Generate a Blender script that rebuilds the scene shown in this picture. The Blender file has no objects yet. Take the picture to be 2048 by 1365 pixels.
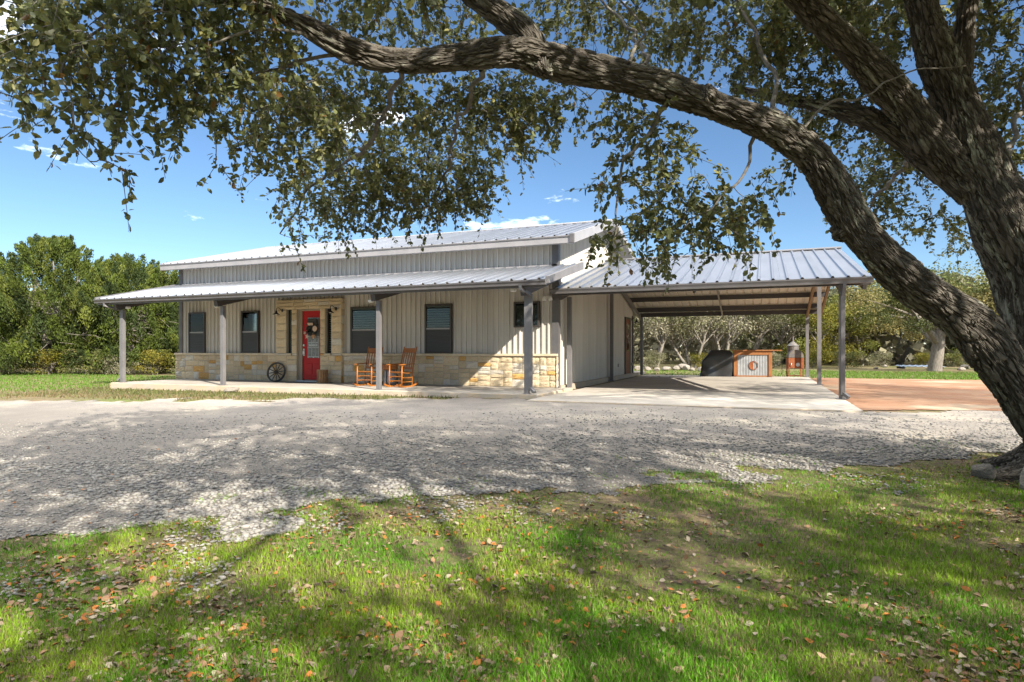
import bpy, bmesh, math, random
import numpy as np
from mathutils import Vector, Matrix, Euler

# ------------------------------------------------------------------ camera, sky, sun, exposure
scene = bpy.context.scene
R = math.radians
cam_data = bpy.data.cameras.new('camera'); camera = bpy.data.objects.new('camera', cam_data)
scene.collection.objects.link(camera); scene.camera = camera
camera.location = (4.841, -14.975, 0.963); camera.rotation_euler = (R(90), 0, 0.386)
cam_data.sensor_width = 36; cam_data.lens = 1239.238 / 2048 * 36; cam_data.shift_y = 17.7 / 2048
cam_data.clip_start = 0.05; cam_data.clip_end = 2000

SUN = Vector((1.6, -1.0, 1.2)).normalized()          # towards the sun
SUN_ELEV = math.asin(SUN.z); SUN_AZ = math.atan2(SUN.x, SUN.y)
world = bpy.data.worlds.new('World'); scene.world = world; world.use_nodes = True
wn = world.node_tree.nodes; wl = world.node_tree.links
bg = wn['Background']; bg.inputs[1].default_value = 0.15
sky = wn.new('ShaderNodeTexSky'); sky.sky_type = 'NISHITA'; sky.sun_disc = False
sky.sun_elevation = SUN_ELEV; sky.sun_rotation = SUN_AZ
sky.air_density = 1.0; sky.dust_density = 0.0; sky.ozone_density = 4.0; sky.altitude = 1200
# thin fair-weather clouds scattered over the whole sky
tc = wn.new('ShaderNodeTexCoord'); mp = wn.new('ShaderNodeMapping'); mp.inputs['Scale'].default_value = (2.2, 2.2, 7.0)
mp.inputs['Location'].default_value = (0.35, 0.1, 0.0)
nz = wn.new('ShaderNodeTexNoise'); nz.inputs['Scale'].default_value = 1.6; nz.inputs['Detail'].default_value = 9; nz.inputs['Roughness'].default_value = 0.62
cr = wn.new('ShaderNodeMapRange'); cr.inputs[1].default_value = 0.615; cr.inputs[2].default_value = 0.76; cr.clamp = True
mix = wn.new('ShaderNodeMix'); mix.data_type = 'RGBA'; mix.inputs[7].default_value = (8.6, 8.6, 8.6, 1)
wl.new(tc.outputs['Generated'], mp.inputs[0]); wl.new(mp.outputs[0], nz.inputs['Vector']); 
hsv = wn.new('ShaderNodeHueSaturation'); hsv.inputs['Hue'].default_value = 0.497; hsv.inputs['Saturation'].default_value = 1.03; hsv.inputs['Value'].default_value = 0.33
# added cloud above the view, thickening towards the zenith, to fill the shade
sx = wn.new('ShaderNodeSeparateXYZ'); wl.new(tc.outputs['Generated'], sx.inputs[0])
ov = wn.new('ShaderNodeMapRange'); ov.inputs[1].default_value = 0.50; ov.inputs[2].default_value = 0.80; ov.inputs[3].default_value = 0.0; ov.inputs[4].default_value = 0.34
wl.new(sx.outputs['Z'], ov.inputs[0]); adz = wn.new('ShaderNodeMath'); adz.operation = 'ADD'; wl.new(nz.outputs[0], adz.inputs[0]); wl.new(ov.outputs[0], adz.inputs[1]); wl.new(adz.outputs[0], cr.inputs[0])
wl.new(cr.outputs[0], mix.inputs[0]); wl.new(sky.outputs[0], hsv.inputs['Color']); wl.new(hsv.outputs[0], mix.inputs[6]); wl.new(mix.outputs[2], bg.inputs[0])

sun_data = bpy.data.lights.new('sun', 'SUN'); sun_data.energy = 3.2; sun_data.angle = R(0.55); sun_data.color = (1.0, 0.93, 0.82)
sun = bpy.data.objects.new('sun', sun_data); scene.collection.objects.link(sun)
sun.rotation_euler = SUN.to_track_quat('Z', 'Y').to_euler(); sun.location = (30, -20, 25)
vs = scene.view_settings; vs.view_transform = 'Standard'; vs.look = 'None'; vs.exposure = 1.78; vs.gamma = 1.0; vs.use_curve_mapping = False
scene.cycles.max_bounces = 8; scene.cycles.transparent_max_bounces = 12

C = scene.collection
rnd = random.Random(7); rng = np.random.default_rng(11)

# ------------------------------------------------------------------ materials
def rgb(c): return (c[0], c[1], c[2], 1.0)
def mat(name, base=(0.5, 0.5, 0.5), rough=0.6, metal=0.0, var=0.0, vscale=6.0, base2=None, bump=0.0, bscale=40.0, spec=0.4,
        coords='Object', stretch=(1, 1, 1), objvar=0.0, lo=0.4, hi=0.62, detail=6):
    m = bpy.data.materials.new(name); m.use_nodes = True
    n = m.node_tree.nodes; l = m.node_tree.links; b = n['Principled BSDF']
    b.inputs['Base Color'].default_value = rgb(base); b.inputs['Roughness'].default_value = rough
    b.inputs['Metallic'].default_value = metal; b.inputs['Specular IOR Level'].default_value = spec
    t = n.new('ShaderNodeTexCoord'); mpn = n.new('ShaderNodeMapping'); mpn.inputs['Scale'].default_value = stretch
    l.new(t.outputs[coords], mpn.inputs[0])
    out = None
    if base2 is not None:
        nt = n.new('ShaderNodeTexNoise'); nt.inputs['Scale'].default_value = vscale; nt.inputs['Detail'].default_value = detail; nt.inputs['Roughness'].default_value = 0.6
        mr = n.new('ShaderNodeMapRange'); mr.inputs[1].default_value = lo; mr.inputs[2].default_value = hi
        mx = n.new('ShaderNodeMix'); mx.data_type = 'RGBA'; mx.inputs[6].default_value = rgb(base); mx.inputs[7].default_value = rgb(base2)
        l.new(mpn.outputs[0], nt.inputs['Vector']); l.new(nt.outputs[0], mr.inputs[0]); l.new(mr.outputs[0], mx.inputs[0])
        out = mx.outputs[2]
    if objvar:
        oi = n.new('ShaderNodeObjectInfo'); mr2 = n.new('ShaderNodeMapRange')
        mr2.inputs[3].default_value = 1 - objvar; mr2.inputs[4].default_value = 1 + objvar
        hs = n.new('ShaderNodeHueSaturation'); l.new(oi.outputs['Random'], mr2.inputs[0]); l.new(mr2.outputs[0], hs.inputs['Value'])
        if out: l.new(out, hs.inputs['Color'])
        else: hs.inputs['Color'].default_value = rgb(base)
        out = hs.outputs[0]
    if out: l.new(out, b.inputs['Base Color'])
    if bump:
        nb = n.new('ShaderNodeTexNoise'); nb.inputs['Scale'].default_value = bscale; nb.inputs['Detail'].default_value = 8
        bp = n.new('ShaderNodeBump'); bp.inputs['Strength'].default_value = bump; bp.inputs['Distance'].default_value = 0.02
        l.new(mpn.outputs[0], nb.inputs['Vector']); l.new(nb.outputs[0], bp.inputs['Height']); l.new(bp.outputs[0], b.inputs['Normal'])
    return m

def leaf_mat(name, rough=0.55, trans=0.3, spec=0.35):
    """colour comes from the per-leaf 'col' attribute; light also passes through the blade"""
    m = bpy.data.materials.new(name); m.use_nodes = True
    n = m.node_tree.nodes; l = m.node_tree.links; b = n['Principled BSDF']
    a = n.new('ShaderNodeAttribute'); a.attribute_name = 'col'
    b.inputs['Roughness'].default_value = rough; b.inputs['Specular IOR Level'].default_value = spec
    tr = n.new('ShaderNodeBsdfTranslucent'); ms = n.new('ShaderNodeMixShader'); ms.inputs[0].default_value = trans
    l.new(a.outputs['Color'], b.inputs['Base Color']); l.new(a.outputs['Color'], tr.inputs[0])
    l.new(b.outputs[0], ms.inputs[1]); l.new(tr.outputs[0], ms.inputs[2]); l.new(ms.outputs[0], n['Material Output'].inputs[0])
    return m

def col_mat(name, rough=0.9, spec=0.2, bump=0.0, bscale=60):
    m = mat(name, (0.5, 0.5, 0.5), rough, spec=spec, bump=bump, bscale=bscale)
    a = m.node_tree.nodes.new('ShaderNodeAttribute'); a.attribute_name = 'col'
    m.node_tree.links.new(a.outputs['Color'], m.node_tree.nodes['Principled BSDF'].inputs['Base Color'])
    return m

def glass_mat(name, tint=(0.8, 0.85, 0.85)):
    m = bpy.data.materials.new(name); m.use_nodes = True
    n = m.node_tree.nodes; l = m.node_tree.links; n.remove(n['Principled BSDF'])
    t = n.new('ShaderNodeBsdfTransparent'); t.inputs[0].default_value = rgb(tint)
    g = n.new('ShaderNodeBsdfGlossy'); g.inputs['Roughness'].default_value = 0.02; g.inputs[0].default_value = (0.9, 0.9, 0.9, 1)
    f = n.new('ShaderNodeFresnel'); f.inputs[0].default_value = 1.42
    ms = n.new('ShaderNodeMixShader'); l.new(f.outputs[0], ms.inputs[0]); l.new(t.outputs[0], ms.inputs[1]); l.new(g.outputs[0], ms.inputs[2])
    l.new(ms.outputs[0], n['Material Output'].inputs[0])
    return m

M = {}
M['siding'] = mat('tan_steel_siding', (0.54, 0.51, 0.46), 0.45, base2=(0.47, 0.44, 0.395), vscale=0.8, stretch=(5, 5, 0.35), objvar=0.04, spec=0.5)
M['roof'] = mat('galvalume_roof', (0.31, 0.325, 0.355), 0.34, 0.75, base2=(0.26, 0.275, 0.30), vscale=1.5, stretch=(1, 0.15, 1), objvar=0.04)
M['roof_under'] = mat('roof_underside', (0.55, 0.50, 0.42), 0.6, 0.0, objvar=0.04)  # pale sheet back; warm light bounced from below is put into its tan
M['trim'] = mat('charcoal_trim', (0.115, 0.108, 0.11), 0.42, 0.0, base2=(0.095, 0.09, 0.09), vscale=3, spec=0.5)
M['trim_light'] = mat('taupe_trim', (0.30, 0.285, 0.285), 0.4, 0.0, base2=(0.26, 0.25, 0.25), vscale=3, spec=0.5)
M['steel'] = mat('dark_purlin_steel', (0.055, 0.05, 0.05), 0.5, spec=0.4)
M['post'] = mat('painted_steel_post', (0.165, 0.158, 0.158), 0.42, spec=0.5, base2=(0.14, 0.133, 0.133), vscale=4)
M['mortar'] = mat('mortar', (0.40, 0.35, 0.28), 0.95, bump=0.3, bscale=80)
ST = [mat('limestone_cream', (0.68, 0.57, 0.41), 0.9, base2=(0.60, 0.46, 0.27), vscale=9, bump=0.9, bscale=28, objvar=0.12, spec=0.2),
      mat('limestone_white', (0.70, 0.66, 0.57), 0.9, base2=(0.64, 0.55, 0.42), vscale=8, bump=0.9, bscale=30, objvar=0.1, spec=0.2),
      mat('limestone_tan', (0.63, 0.48, 0.29), 0.9, base2=(0.64, 0.54, 0.38), vscale=9, bump=0.9, bscale=28, objvar=0.1, spec=0.2),
      mat('limestone_rust', (0.60, 0.31, 0.075), 0.9, base2=(0.64, 0.44, 0.20), vscale=10, bump=0.9, bscale=28, objvar=0.12, spec=0.2)]
M['cap'] = mat('cut_stone_cap', (0.62, 0.52, 0.37), 0.9, base2=(0.55, 0.45, 0.31), vscale=5, bump=0.4, bscale=40, spec=0.2)
M['concrete'] = mat('slab_concrete', (0.43, 0.39, 0.335), 0.9, base2=(0.345, 0.31, 0.26), vscale=1.1, bump=0.25, bscale=60, spec=0.25)
M['slab_edge'] = mat('stained_concrete', (0.46, 0.36, 0.25), 0.95, base2=(0.38, 0.33, 0.27), vscale=2.5, bump=0.5, bscale=25, spec=0.2)
M['frame'] = mat('bronze_window_frame', (0.05, 0.043, 0.038), 0.4)
M['dark'] = mat('room_dark', (0.012, 0.013, 0.012), 0.8)
M['blind'] = mat('window_blind', (0.30, 0.30, 0.275), 0.6)
M['screen'] = mat('insect_screen', (0.045, 0.048, 0.05), 0.7, base2=(0.06, 0.065, 0.065), vscale=60, stretch=(0.02, 1, 1))
M['glass'] = glass_mat('window_glass')
M['red'] = mat('red_door_paint', (0.42, 0.006, 0.007), 0.4, base2=(0.38, 0.007, 0.007), vscale=5, spec=0.3)
M['door_glass'] = mat('leaded_door_glass', (0.10, 0.11, 0.115), 0.18, base2=(0.19, 0.20, 0.20), vscale=18, spec=0.6)
M['came'] = mat('lead_came', (0.42, 0.43, 0.42), 0.4, 0.4)
M['white'] = mat('white_plastic', (0.72, 0.71, 0.68), 0.45)
M['jamb'] = mat('taupe_jamb_paint', (0.32, 0.27, 0.20), 0.6)
M['nickel'] = mat('brushed_nickel', (0.5, 0.48, 0.45), 0.3, 0.9)
M['black_metal'] = mat('black_lamp_metal', (0.03, 0.027, 0.024), 0.4, 0.3)
M['bulb'] = mat('frosted_bulb', (0.85, 0.83, 0.78), 0.3)
M['honey'] = mat('honey_stained_wood', (0.37, 0.13, 0.02), 0.4, base2=(0.28, 0.09, 0.015), vscale=10, stretch=(4, 4, 0.6), spec=0.5)
M['oldwood'] = mat('weathered_wheel_wood', (0.085, 0.075, 0.062), 0.85, base2=(0.05, 0.045, 0.038), vscale=14, bump=0.3)
M['galv'] = mat('galvanised_steel', (0.47, 0.48, 0.485), 0.45, 0.5, base2=(0.38, 0.39, 0.40), vscale=6)
M['rust'] = mat('rusted_steel', (0.27, 0.085, 0.03), 0.85, base2=(0.18, 0.055, 0.022), vscale=7, bump=0.3)
M['cedar'] = mat('orange_stained_boards', (0.30, 0.125, 0.04), 0.6, base2=(0.24, 0.09, 0.026), vscale=6, stretch=(3, 3, 0.5))
M['tarp'] = mat('black_vinyl_cover', (0.016, 0.017, 0.018), 0.33, base2=(0.03, 0.03, 0.032), vscale=4, spec=0.6)
M['soot'] = mat('sooty_grey_steel', (0.13, 0.125, 0.125), 0.55, 0.4, base2=(0.20, 0.17, 0.14), vscale=6)
M['stump_bark'] = mat('stump_bark', (0.16, 0.10, 0.055), 0.95, base2=(0.36, 0.20, 0.09), vscale=5, stretch=(5, 5, 0.8), bump=0.8, bscale=20)
M['stump_top'] = mat('stump_end_grain', (0.45, 0.34, 0.2), 0.85, base2=(0.36, 0.26, 0.15), vscale=12)
M['wreath'] = mat('dark_wreath_mesh', (0.035, 0.036, 0.035), 0.8, base2=(0.07, 0.065, 0.055), vscale=20)
M['pale'] = mat('pale_pink_cloth', (0.55, 0.40, 0.30), 0.8)
M['tan_star'] = mat('tan_star', (0.42, 0.22, 0.10), 0.7)
M['rock'] = mat('weathered_limestone', (0.29, 0.25, 0.20), 0.95, base2=(0.20, 0.18, 0.155), vscale=5, bump=1.0, bscale=14, objvar=0.15, spec=0.2)
M['blue_sheet'] = mat('pale_blue_metal', (0.38, 0.47, 0.60), 0.4, 0.3)
M['brown_door'] = mat('red_brown_door', (0.16, 0.045, 0.025), 0.5)
M['mat_rug'] = mat('grey_doormat', (0.08, 0.08, 0.08), 0.95, base2=(0.12, 0.12, 0.115), vscale=30)

# ------------------------------------------------------------------ mesh helpers
class MB:
    def __init__(s): s.v = []; s.f = []; s.m = []
    def add(s, vs, fs, mi=0):
        o = len(s.v); s.v += [tuple(v) for v in vs]; s.f += [tuple(i + o for i in f) for f in fs]; s.m += [mi] * len(fs); return s
    def box(s, x0, x1, y0, y1, z0, z1, mi=0, bev=0.0):
        if bev:
            b = bev; vs = []; 
            for z, k in ((z0, b), (z0 + b, 0), (z1 - b, 0), (z1, b)):
                vs += [(x0 + k, y0 + k, z), (x1 - k, y0 + k, z), (x1 - k, y1 - k, z), (x0 + k, y1 - k, z)]
            fs = [(3, 2, 1, 0), (12, 13, 14, 15)]
            for r in range(3):
                for i in range(4): fs.append((r * 4 + i, r * 4 + (i + 1) % 4, r * 4 + 4 + (i + 1) % 4, r * 4 + 4 + i))
            return s.add(vs, fs, mi)
        vs = [(x0, y0, z0), (x1, y0, z0), (x1, y1, z0), (x0, y1, z0), (x0, y0, z1), (x1, y0, z1), (x1, y1, z1), (x0, y1, z1)]
        return s.add(vs, [(3, 2, 1, 0), (4, 5, 6, 7), (0, 1, 5, 4), (1, 2, 6, 5), (2, 3, 7, 6), (3, 0, 4, 7)], mi)
    def bar(s, p, q, w, h, up=(0, 0, 1), mi=0):
        p = Vector(p); q = Vector(q); d = (q - p).normalized(); side = d.cross(Vector(up))
        if side.length < 1e-4: side = Vector((1, 0, 0))
        side.normalize(); u = side.cross(d).normalized(); vs = []
        for c in (p, q):
            for a, b in ((-1, -1), (1, -1), (1, 1), (-1, 1)): vs.append(c + side * a * w / 2 + u * b * h / 2)
        return s.add(vs, [(3, 2, 1, 0), (4, 5, 6, 7), (0, 1, 5, 4), (1, 2, 6, 5), (2, 3, 7, 6), (3, 0, 4, 7)], mi)
    def tube(s, pts, r, n=8, mi=0, cap=True):
        pts = [Vector(p) for p in pts]; rs = r if isinstance(r, (list, tuple)) else [r] * len(pts)
        d0 = (pts[1] - pts[0]).normalized(); ref = Vector((0, 0, 1)) if abs(d0.z) < 0.9 else Vector((1, 0, 0))
        a = d0.cross(ref).normalized(); vs = []; fs = []
        for i, p in enumerate(pts):
            d = (pts[min(i + 1, len(pts) - 1)] - pts[max(i - 1, 0)]).normalized()
            a = (a - d * a.dot(d)).normalized(); b = d.cross(a)
            for k in range(n):
                t = 2 * math.pi * k / n; vs.append(p + (a * math.cos(t) + b * math.sin(t)) * rs[i])
        for i in range(len(pts) - 1):
            for k in range(n): fs.append((i * n + k, i * n + (k + 1) % n, (i + 1) * n + (k + 1) % n, (i + 1) * n + k))
        if cap: fs.append(tuple(range(n))[::-1]); fs.append(tuple((len(pts) - 1) * n + k for k in range(n)))
        return s.add(vs, fs, mi)
    def lathe(s, prof, n=20, c=(0, 0, 0), mi=0):
        vs = []; fs = []
        for r, z in prof:
            for k in range(n):
                t = 2 * math.pi * k / n; vs.append((c[0] + r * math.cos(t), c[1] + r * math.sin(t), c[2] + z))
        for i in range(len(prof) - 1):
            for k in range(n): fs.append((i * n + k, i * n + (k + 1) % n, (i + 1) * n + (k + 1) % n, (i + 1) * n + k))
        fs.append(tuple(range(n))[::-1]); fs.append(tuple((len(prof) - 1) * n + k for k in range(n)))
        return s.add(vs, fs, mi)
    def extrude_x(s, prof, x0, x1, mi=0):
        """closed (y, z) outline swept along x"""
        n = len(prof); vs = [(x0, y, z) for y, z in prof] + [(x1, y, z) for y, z in prof]
        fs = [(i, (i + 1) % n, n + (i + 1) % n, n + i) for i in range(n)] + [tuple(range(n))[::-1], tuple(range(n, 2 * n))]
        return s.add(vs, fs, mi)
    def mesh(s, name, mats, smooth=False):
        me = bpy.data.meshes.new(name); me.from_pydata(s.v, [], s.f)
        for m in (mats if isinstance(mats, (list, tuple)) else [mats]): me.materials.append(m)
        if any(s.m): me.polygons.foreach_set('material_index', s.m)
        if smooth: me.polygons.foreach_set('use_smooth', [True] * len(me.polygons))
        bm = bmesh.new(); bm.from_mesh(me); bmesh.ops.recalc_face_normals(bm, faces=bm.faces); bm.to_mesh(me); bm.free()
        me.update(); return me
    def build(s, name, mats, parent=None, smooth=False, loc=None, rot=None):
        return put(name, s.mesh(name, mats, smooth), parent, loc, rot)

def put(name, me, parent=None, loc=None, rot=None, scale=None):
    o = bpy.data.objects.new(name, me); C.objects.link(o)
    if parent: o.parent = parent
    if loc: o.location = loc
    if rot: o.rotation_euler = rot
    if scale: o.scale = scale
    return o
def tag(o, label, cat, group=None):
    o['label'] = label; o['category'] = cat
    if group: o['group'] = group
    return o
def thing(name, label, cat, loc=(0, 0, 0), rotz=0.0, group=None):
    o = bpy.data.objects.new(name, None); C.objects.link(o); o.location = loc; o.rotation_euler = (0, 0, rotz); o.empty_display_size = 0.3
    return tag(o, label, cat, group)
def structure(o): o['kind'] = 'structure'; return o
def stuff(o): o['kind'] = 'stuff'; return o
def copy_tree(o, parent=None):
    c = o.copy(); C.objects.link(c); c.parent = parent
    for ch in list(o.children): copy_tree(ch, c)
    return c
def np_mesh(name, V, F, m, col=None, smooth=False, extra=None):
    """V (n,3), F (k,3|4); col (n,3) becomes the 'col' point attribute"""
    V = np.asarray(V, np.float32); F = np.asarray(F, np.int32); k = F.shape[1]
    me = bpy.data.meshes.new(name); me.vertices.add(len(V)); me.vertices.foreach_set('co', V.ravel())
    me.loops.add(F.size); me.loops.foreach_set('vertex_index', F.ravel())
    me.polygons.add(len(F)); me.polygons.foreach_set('loop_start', np.arange(len(F), dtype=np.int32) * k)
    if smooth: me.polygons.foreach_set('use_smooth', np.ones(len(F), bool))
    me.materials.append(m)
    if col is not None:
        a = me.attributes.new('col', 'FLOAT_COLOR', 'POINT'); c4 = np.ones((len(V), 4), np.float32); c4[:, :3] = col; a.data.foreach_set('color', c4.ravel())
    for nm, arr in (extra or {}).items():
        a = me.attributes.new(nm, 'FLOAT_VECTOR', 'POINT'); a.data.foreach_set('vector', np.asarray(arr, np.float32).ravel())
    me.update(); me.validate(); return me

def _hash(ix, iy, seed):
    h = np.sin(ix * 127.1 + iy * 311.7 + seed * 74.7) * 43758.5453
    return h - np.floor(h)
def noise2(x, y, seed=0):
    ix = np.floor(x); iy = np.floor(y); fx = x - ix; fy = y - iy
    fx = fx * fx * (3 - 2 * fx); fy = fy * fy * (3 - 2 * fy)
    a = _hash(ix, iy, seed); b = _hash(ix + 1, iy, seed); c = _hash(ix, iy + 1, seed); d = _hash(ix + 1, iy + 1, seed)
    return (a * (1 - fx) + b * fx) * (1 - fy) + (c * (1 - fx) + d * fx) * fy
def fbm(x, y, seed=0, o=4):
    s = 0; a = 0.5; t = 0
    for i in range(o): s = s + a * noise2(x, y, seed + i); t += a; x = x * 2.03 + 3.1; y = y * 2.03 - 1.7; a *= 0.5
    return s / t
def smooth01(t): t = np.clip(t, 0, 1); return t * t * (3 - 2 * t)
def ground_z(x, y):
    x = np.asarray(x, float); y = np.asarray(y, float)
    return -0.10 - 0.15 * smooth01((-3.5 - y) / 6.5) + 0.007 * np.clip(x, -14, 0) + 0.02 * (fbm(x * 0.5, y * 0.5, 3, 2) - 0.5)
def inside(poly, x, y):
    r = np.zeros(np.shape(x), bool); n = len(poly)
    for i in range(n):
        x1, y1 = poly[i]; x2, y2 = poly[(i + 1) % n]
        c = ((y1 > y) != (y2 > y)) & (x < (x2 - x1) * (y - y1) / ((y2 - y1) if y2 != y1 else 1e-9) + x1)
        r ^= c
    return r
CAM = np.array([4.841, -14.975]); VD = np.array([math.sin(-0.386), math.cos(-0.386)]); VR = np.array([VD[1], -VD[0]])
def depth_side(x, y):
    dx = x - CAM[0]; dy = y - CAM[1]
    return dx * VD[0] + dy * VD[1], dx * VR[0] + dy * VR[1]

# ------------------------------------------------------------------ ground, drive, dirt track, slabs
DRIVE = [(-3.2, -19), (-1.2, -14.6), (0.44, -12.6), (0.82, -12.35), (1.16, -11.96), (1.93, -11.1), (2.86, -10.37), (3.5, -9.6), (4.72, -8.78),
         (6.66, -7.2), (8.4, -6.5), (12, -5.2), (30, 0), (30, 3), (14, -0.6), (9.0, -1.7), (7.9, -2.0), (6.55, -2.9), (6.3, -2.6), (0.3, -2.6),
         (-1.5, -2.85), (-5.8, -4.3), (-8.9, -5.45), (-12.5, -6.2), (-18, -7.6), (-40, -13), (-40, -19)]
DIRT = [(6.3, -2.75), (7.9, -2.1), (9.0, -1.8), (14, -0.7), (30, 2.9), (30, 15), (12.2, 11.2), (6.9, 10.9), (6.3, 10.2)]
def in_drive(x, y):
    wx = x + 0.9 * (fbm(x * 1.7, y * 1.7, 21, 5) - 0.5) * 2; wy = y + 0.9 * (fbm(x * 1.7, y * 1.7, 31, 5) - 0.5) * 2
    return inside(DRIVE, wx, wy)
def in_dirt(x, y):
    return inside(DIRT, x + 0.5 * (fbm(x, y, 41, 3) - 0.5), y + 0.5 * (fbm(x, y, 51, 3) - 0.5))

def mixer(n, l, fac, a, b):
    mx = n.new('ShaderNodeMix'); mx.data_type = 'RGBA'
    for s, v in ((0, fac), (6, a), (7, b)):
        if isinstance(v, (tuple, list)): mx.inputs[s].default_value = rgb(v)
        else: l.new(v, mx.inputs[s])
    return mx.outputs[2]
def noise_fac(n, l, vec, scale, lo, hi, detail=6, rough=0.6):
    t = n.new('ShaderNodeTexNoise'); t.inputs['Scale'].default_value = scale; t.inputs['Detail'].default_value = detail; t.inputs['Roughness'].default_value = rough
    l.new(vec, t.inputs['Vector']); r = n.new('ShaderNodeMapRange'); r.inputs[1].default_value = lo; r.inputs[2].default_value = hi
    l.new(t.outputs[0], r.inputs[0]); return r.outputs[0]
def ground_material(name, layers, bump=0.6, bscale=30, rough=0.95):
    m = bpy.data.materials.new(name); m.use_nodes = True; n = m.node_tree.nodes; l = m.node_tree.links; b = n['Principled BSDF']
    b.inputs['Roughness'].default_value = rough; b.inputs['Specular IOR Level'].default_value = 0.15
    t = n.new('ShaderNodeTexCoord'); vec = t.outputs['Object']; out = layers[0]
    for colr, sc, lo, hi in layers[1:]: out = mixer(n, l, noise_fac(n, l, vec, sc, lo, hi), out, colr)
    l.new(out, b.inputs['Base Color'])
    nb = n.new('ShaderNodeTexNoise'); nb.inputs['Scale'].default_value = bscale; nb.inputs['Detail'].default_value = 9; nb.inputs['Roughness'].default_value = 0.7
    bp = n.new('ShaderNodeBump'); bp.inputs['Strength'].default_value = bump; bp.inputs['Distance'].default_value = 0.03
    l.new(vec, nb.inputs['Vector']); l.new(nb.outputs[0], bp.inputs['Height']); l.new(bp.outputs[0], b.inputs['Normal'])
    return m
M['ground'] = ground_material('lawn_soil', [(0.13, 0.125, 0.05), ((0.20, 0.145, 0.085), 1.1, 0.46, 0.60), ((0.11, 0.15, 0.03), 0.45, 0.50, 0.62), ((0.11, 0.08, 0.055), 14, 0.46, 0.62), ((0.24, 0.18, 0.11), 22, 0.56, 0.66)])
M['gravel'] = ground_material('caliche_gravel', [(0.27, 0.24, 0.205), ((0.20, 0.18, 0.16), 1.4, 0.42, 0.60), ((0.36, 0.315, 0.25), 0.5, 0.50, 0.62), ((0.17, 0.155, 0.14), 30, 0.50, 0.66), ((0.33, 0.30, 0.26), 55, 0.54, 0.64)], 0.55, 30)
# packed pale caliche near the house, dark fines between coarse stones nearer the grass
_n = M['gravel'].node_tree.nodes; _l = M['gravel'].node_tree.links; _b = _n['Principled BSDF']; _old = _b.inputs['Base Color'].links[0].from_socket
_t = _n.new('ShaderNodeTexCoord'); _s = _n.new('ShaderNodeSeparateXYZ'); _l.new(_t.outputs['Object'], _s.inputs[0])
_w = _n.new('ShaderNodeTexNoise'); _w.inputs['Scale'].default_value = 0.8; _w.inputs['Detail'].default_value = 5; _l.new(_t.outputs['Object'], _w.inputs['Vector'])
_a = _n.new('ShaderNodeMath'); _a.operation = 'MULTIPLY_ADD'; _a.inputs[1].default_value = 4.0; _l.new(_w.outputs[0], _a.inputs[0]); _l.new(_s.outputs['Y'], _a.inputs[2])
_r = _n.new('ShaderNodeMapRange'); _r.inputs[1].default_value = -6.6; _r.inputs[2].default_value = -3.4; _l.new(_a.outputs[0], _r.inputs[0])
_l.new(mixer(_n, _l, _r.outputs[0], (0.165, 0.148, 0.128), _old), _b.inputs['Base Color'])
M['dirt'] = ground_material('red_dirt', [(0.25, 0.135, 0.08), ((0.29, 0.185, 0.12), 0.7, 0.45, 0.62), ((0.30, 0.17, 0.10), 9, 0.52, 0.68), ((0.38, 0.31, 0.22), 0.35, 0.56, 0.70)], 0.5, 24)

def axis(lo, hi, step, far):
    a = list(np.arange(lo, hi + 1e-6, step)); out = []
    g = step
    v = hi
    while v < far: g *= 1.5; v += g; out.append(v)
    pre = []; g = step; v = lo
    while v > -far: g *= 1.5; v -= g; pre.append(v)
    return np.array(pre[::-1] + a + out)
def grid_mesh(name, xs, ys, zf, m, keep=None):
    X, Y = np.meshgrid(xs, ys); Z = zf(X, Y); nx = len(xs); ny = len(ys)
    i = np.arange(ny - 1)[:, None] * nx + np.arange(nx - 1)[None, :]
    F = np.stack([i, i + 1, i + 1 + nx, i + nx], -1).reshape(-1, 4)
    V = np.stack([X, Y, Z], -1).reshape(-1, 3)
    if keep is not None:
        cx = (X[:-1, :-1] + X[1:, 1:]) / 2; cy = (Y[:-1, :-1] + Y[1:, 1:]) / 2
        F = F[keep(cx, cy).ravel()]; u, inv = np.unique(F, return_inverse=True); V = V[u]; F = inv.reshape(-1, 4)
    return np_mesh(name, V, F, m, smooth=True)
gnd = structure(put('ground', grid_mesh('ground', axis(-24, 24, 0.4, 700), axis(-20, 26, 0.4, 700), ground_z, M['ground'])))
gnd['label'] = 'patchy winter lawn and soil reaching back to the trees'
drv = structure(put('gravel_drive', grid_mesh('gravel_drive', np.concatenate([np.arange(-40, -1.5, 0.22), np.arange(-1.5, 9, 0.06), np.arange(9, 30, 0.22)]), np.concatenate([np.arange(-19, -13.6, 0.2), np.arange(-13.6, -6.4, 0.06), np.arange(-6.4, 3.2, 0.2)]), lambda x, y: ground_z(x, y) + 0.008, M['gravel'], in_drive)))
drv['label'] = 'pale caliche gravel drive crossing in front of the house'
drt = structure(put('dirt_track', grid_mesh('dirt_track', np.arange(6, 30, 0.12), np.arange(-3, 15.2, 0.12), lambda x, y: ground_z(x, y) + 0.014, M['dirt'],
      lambda x, y: in_dirt(x, y) & (x > 6.36))))
drt['label'] = 'red dirt track beside the carport slab'

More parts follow.
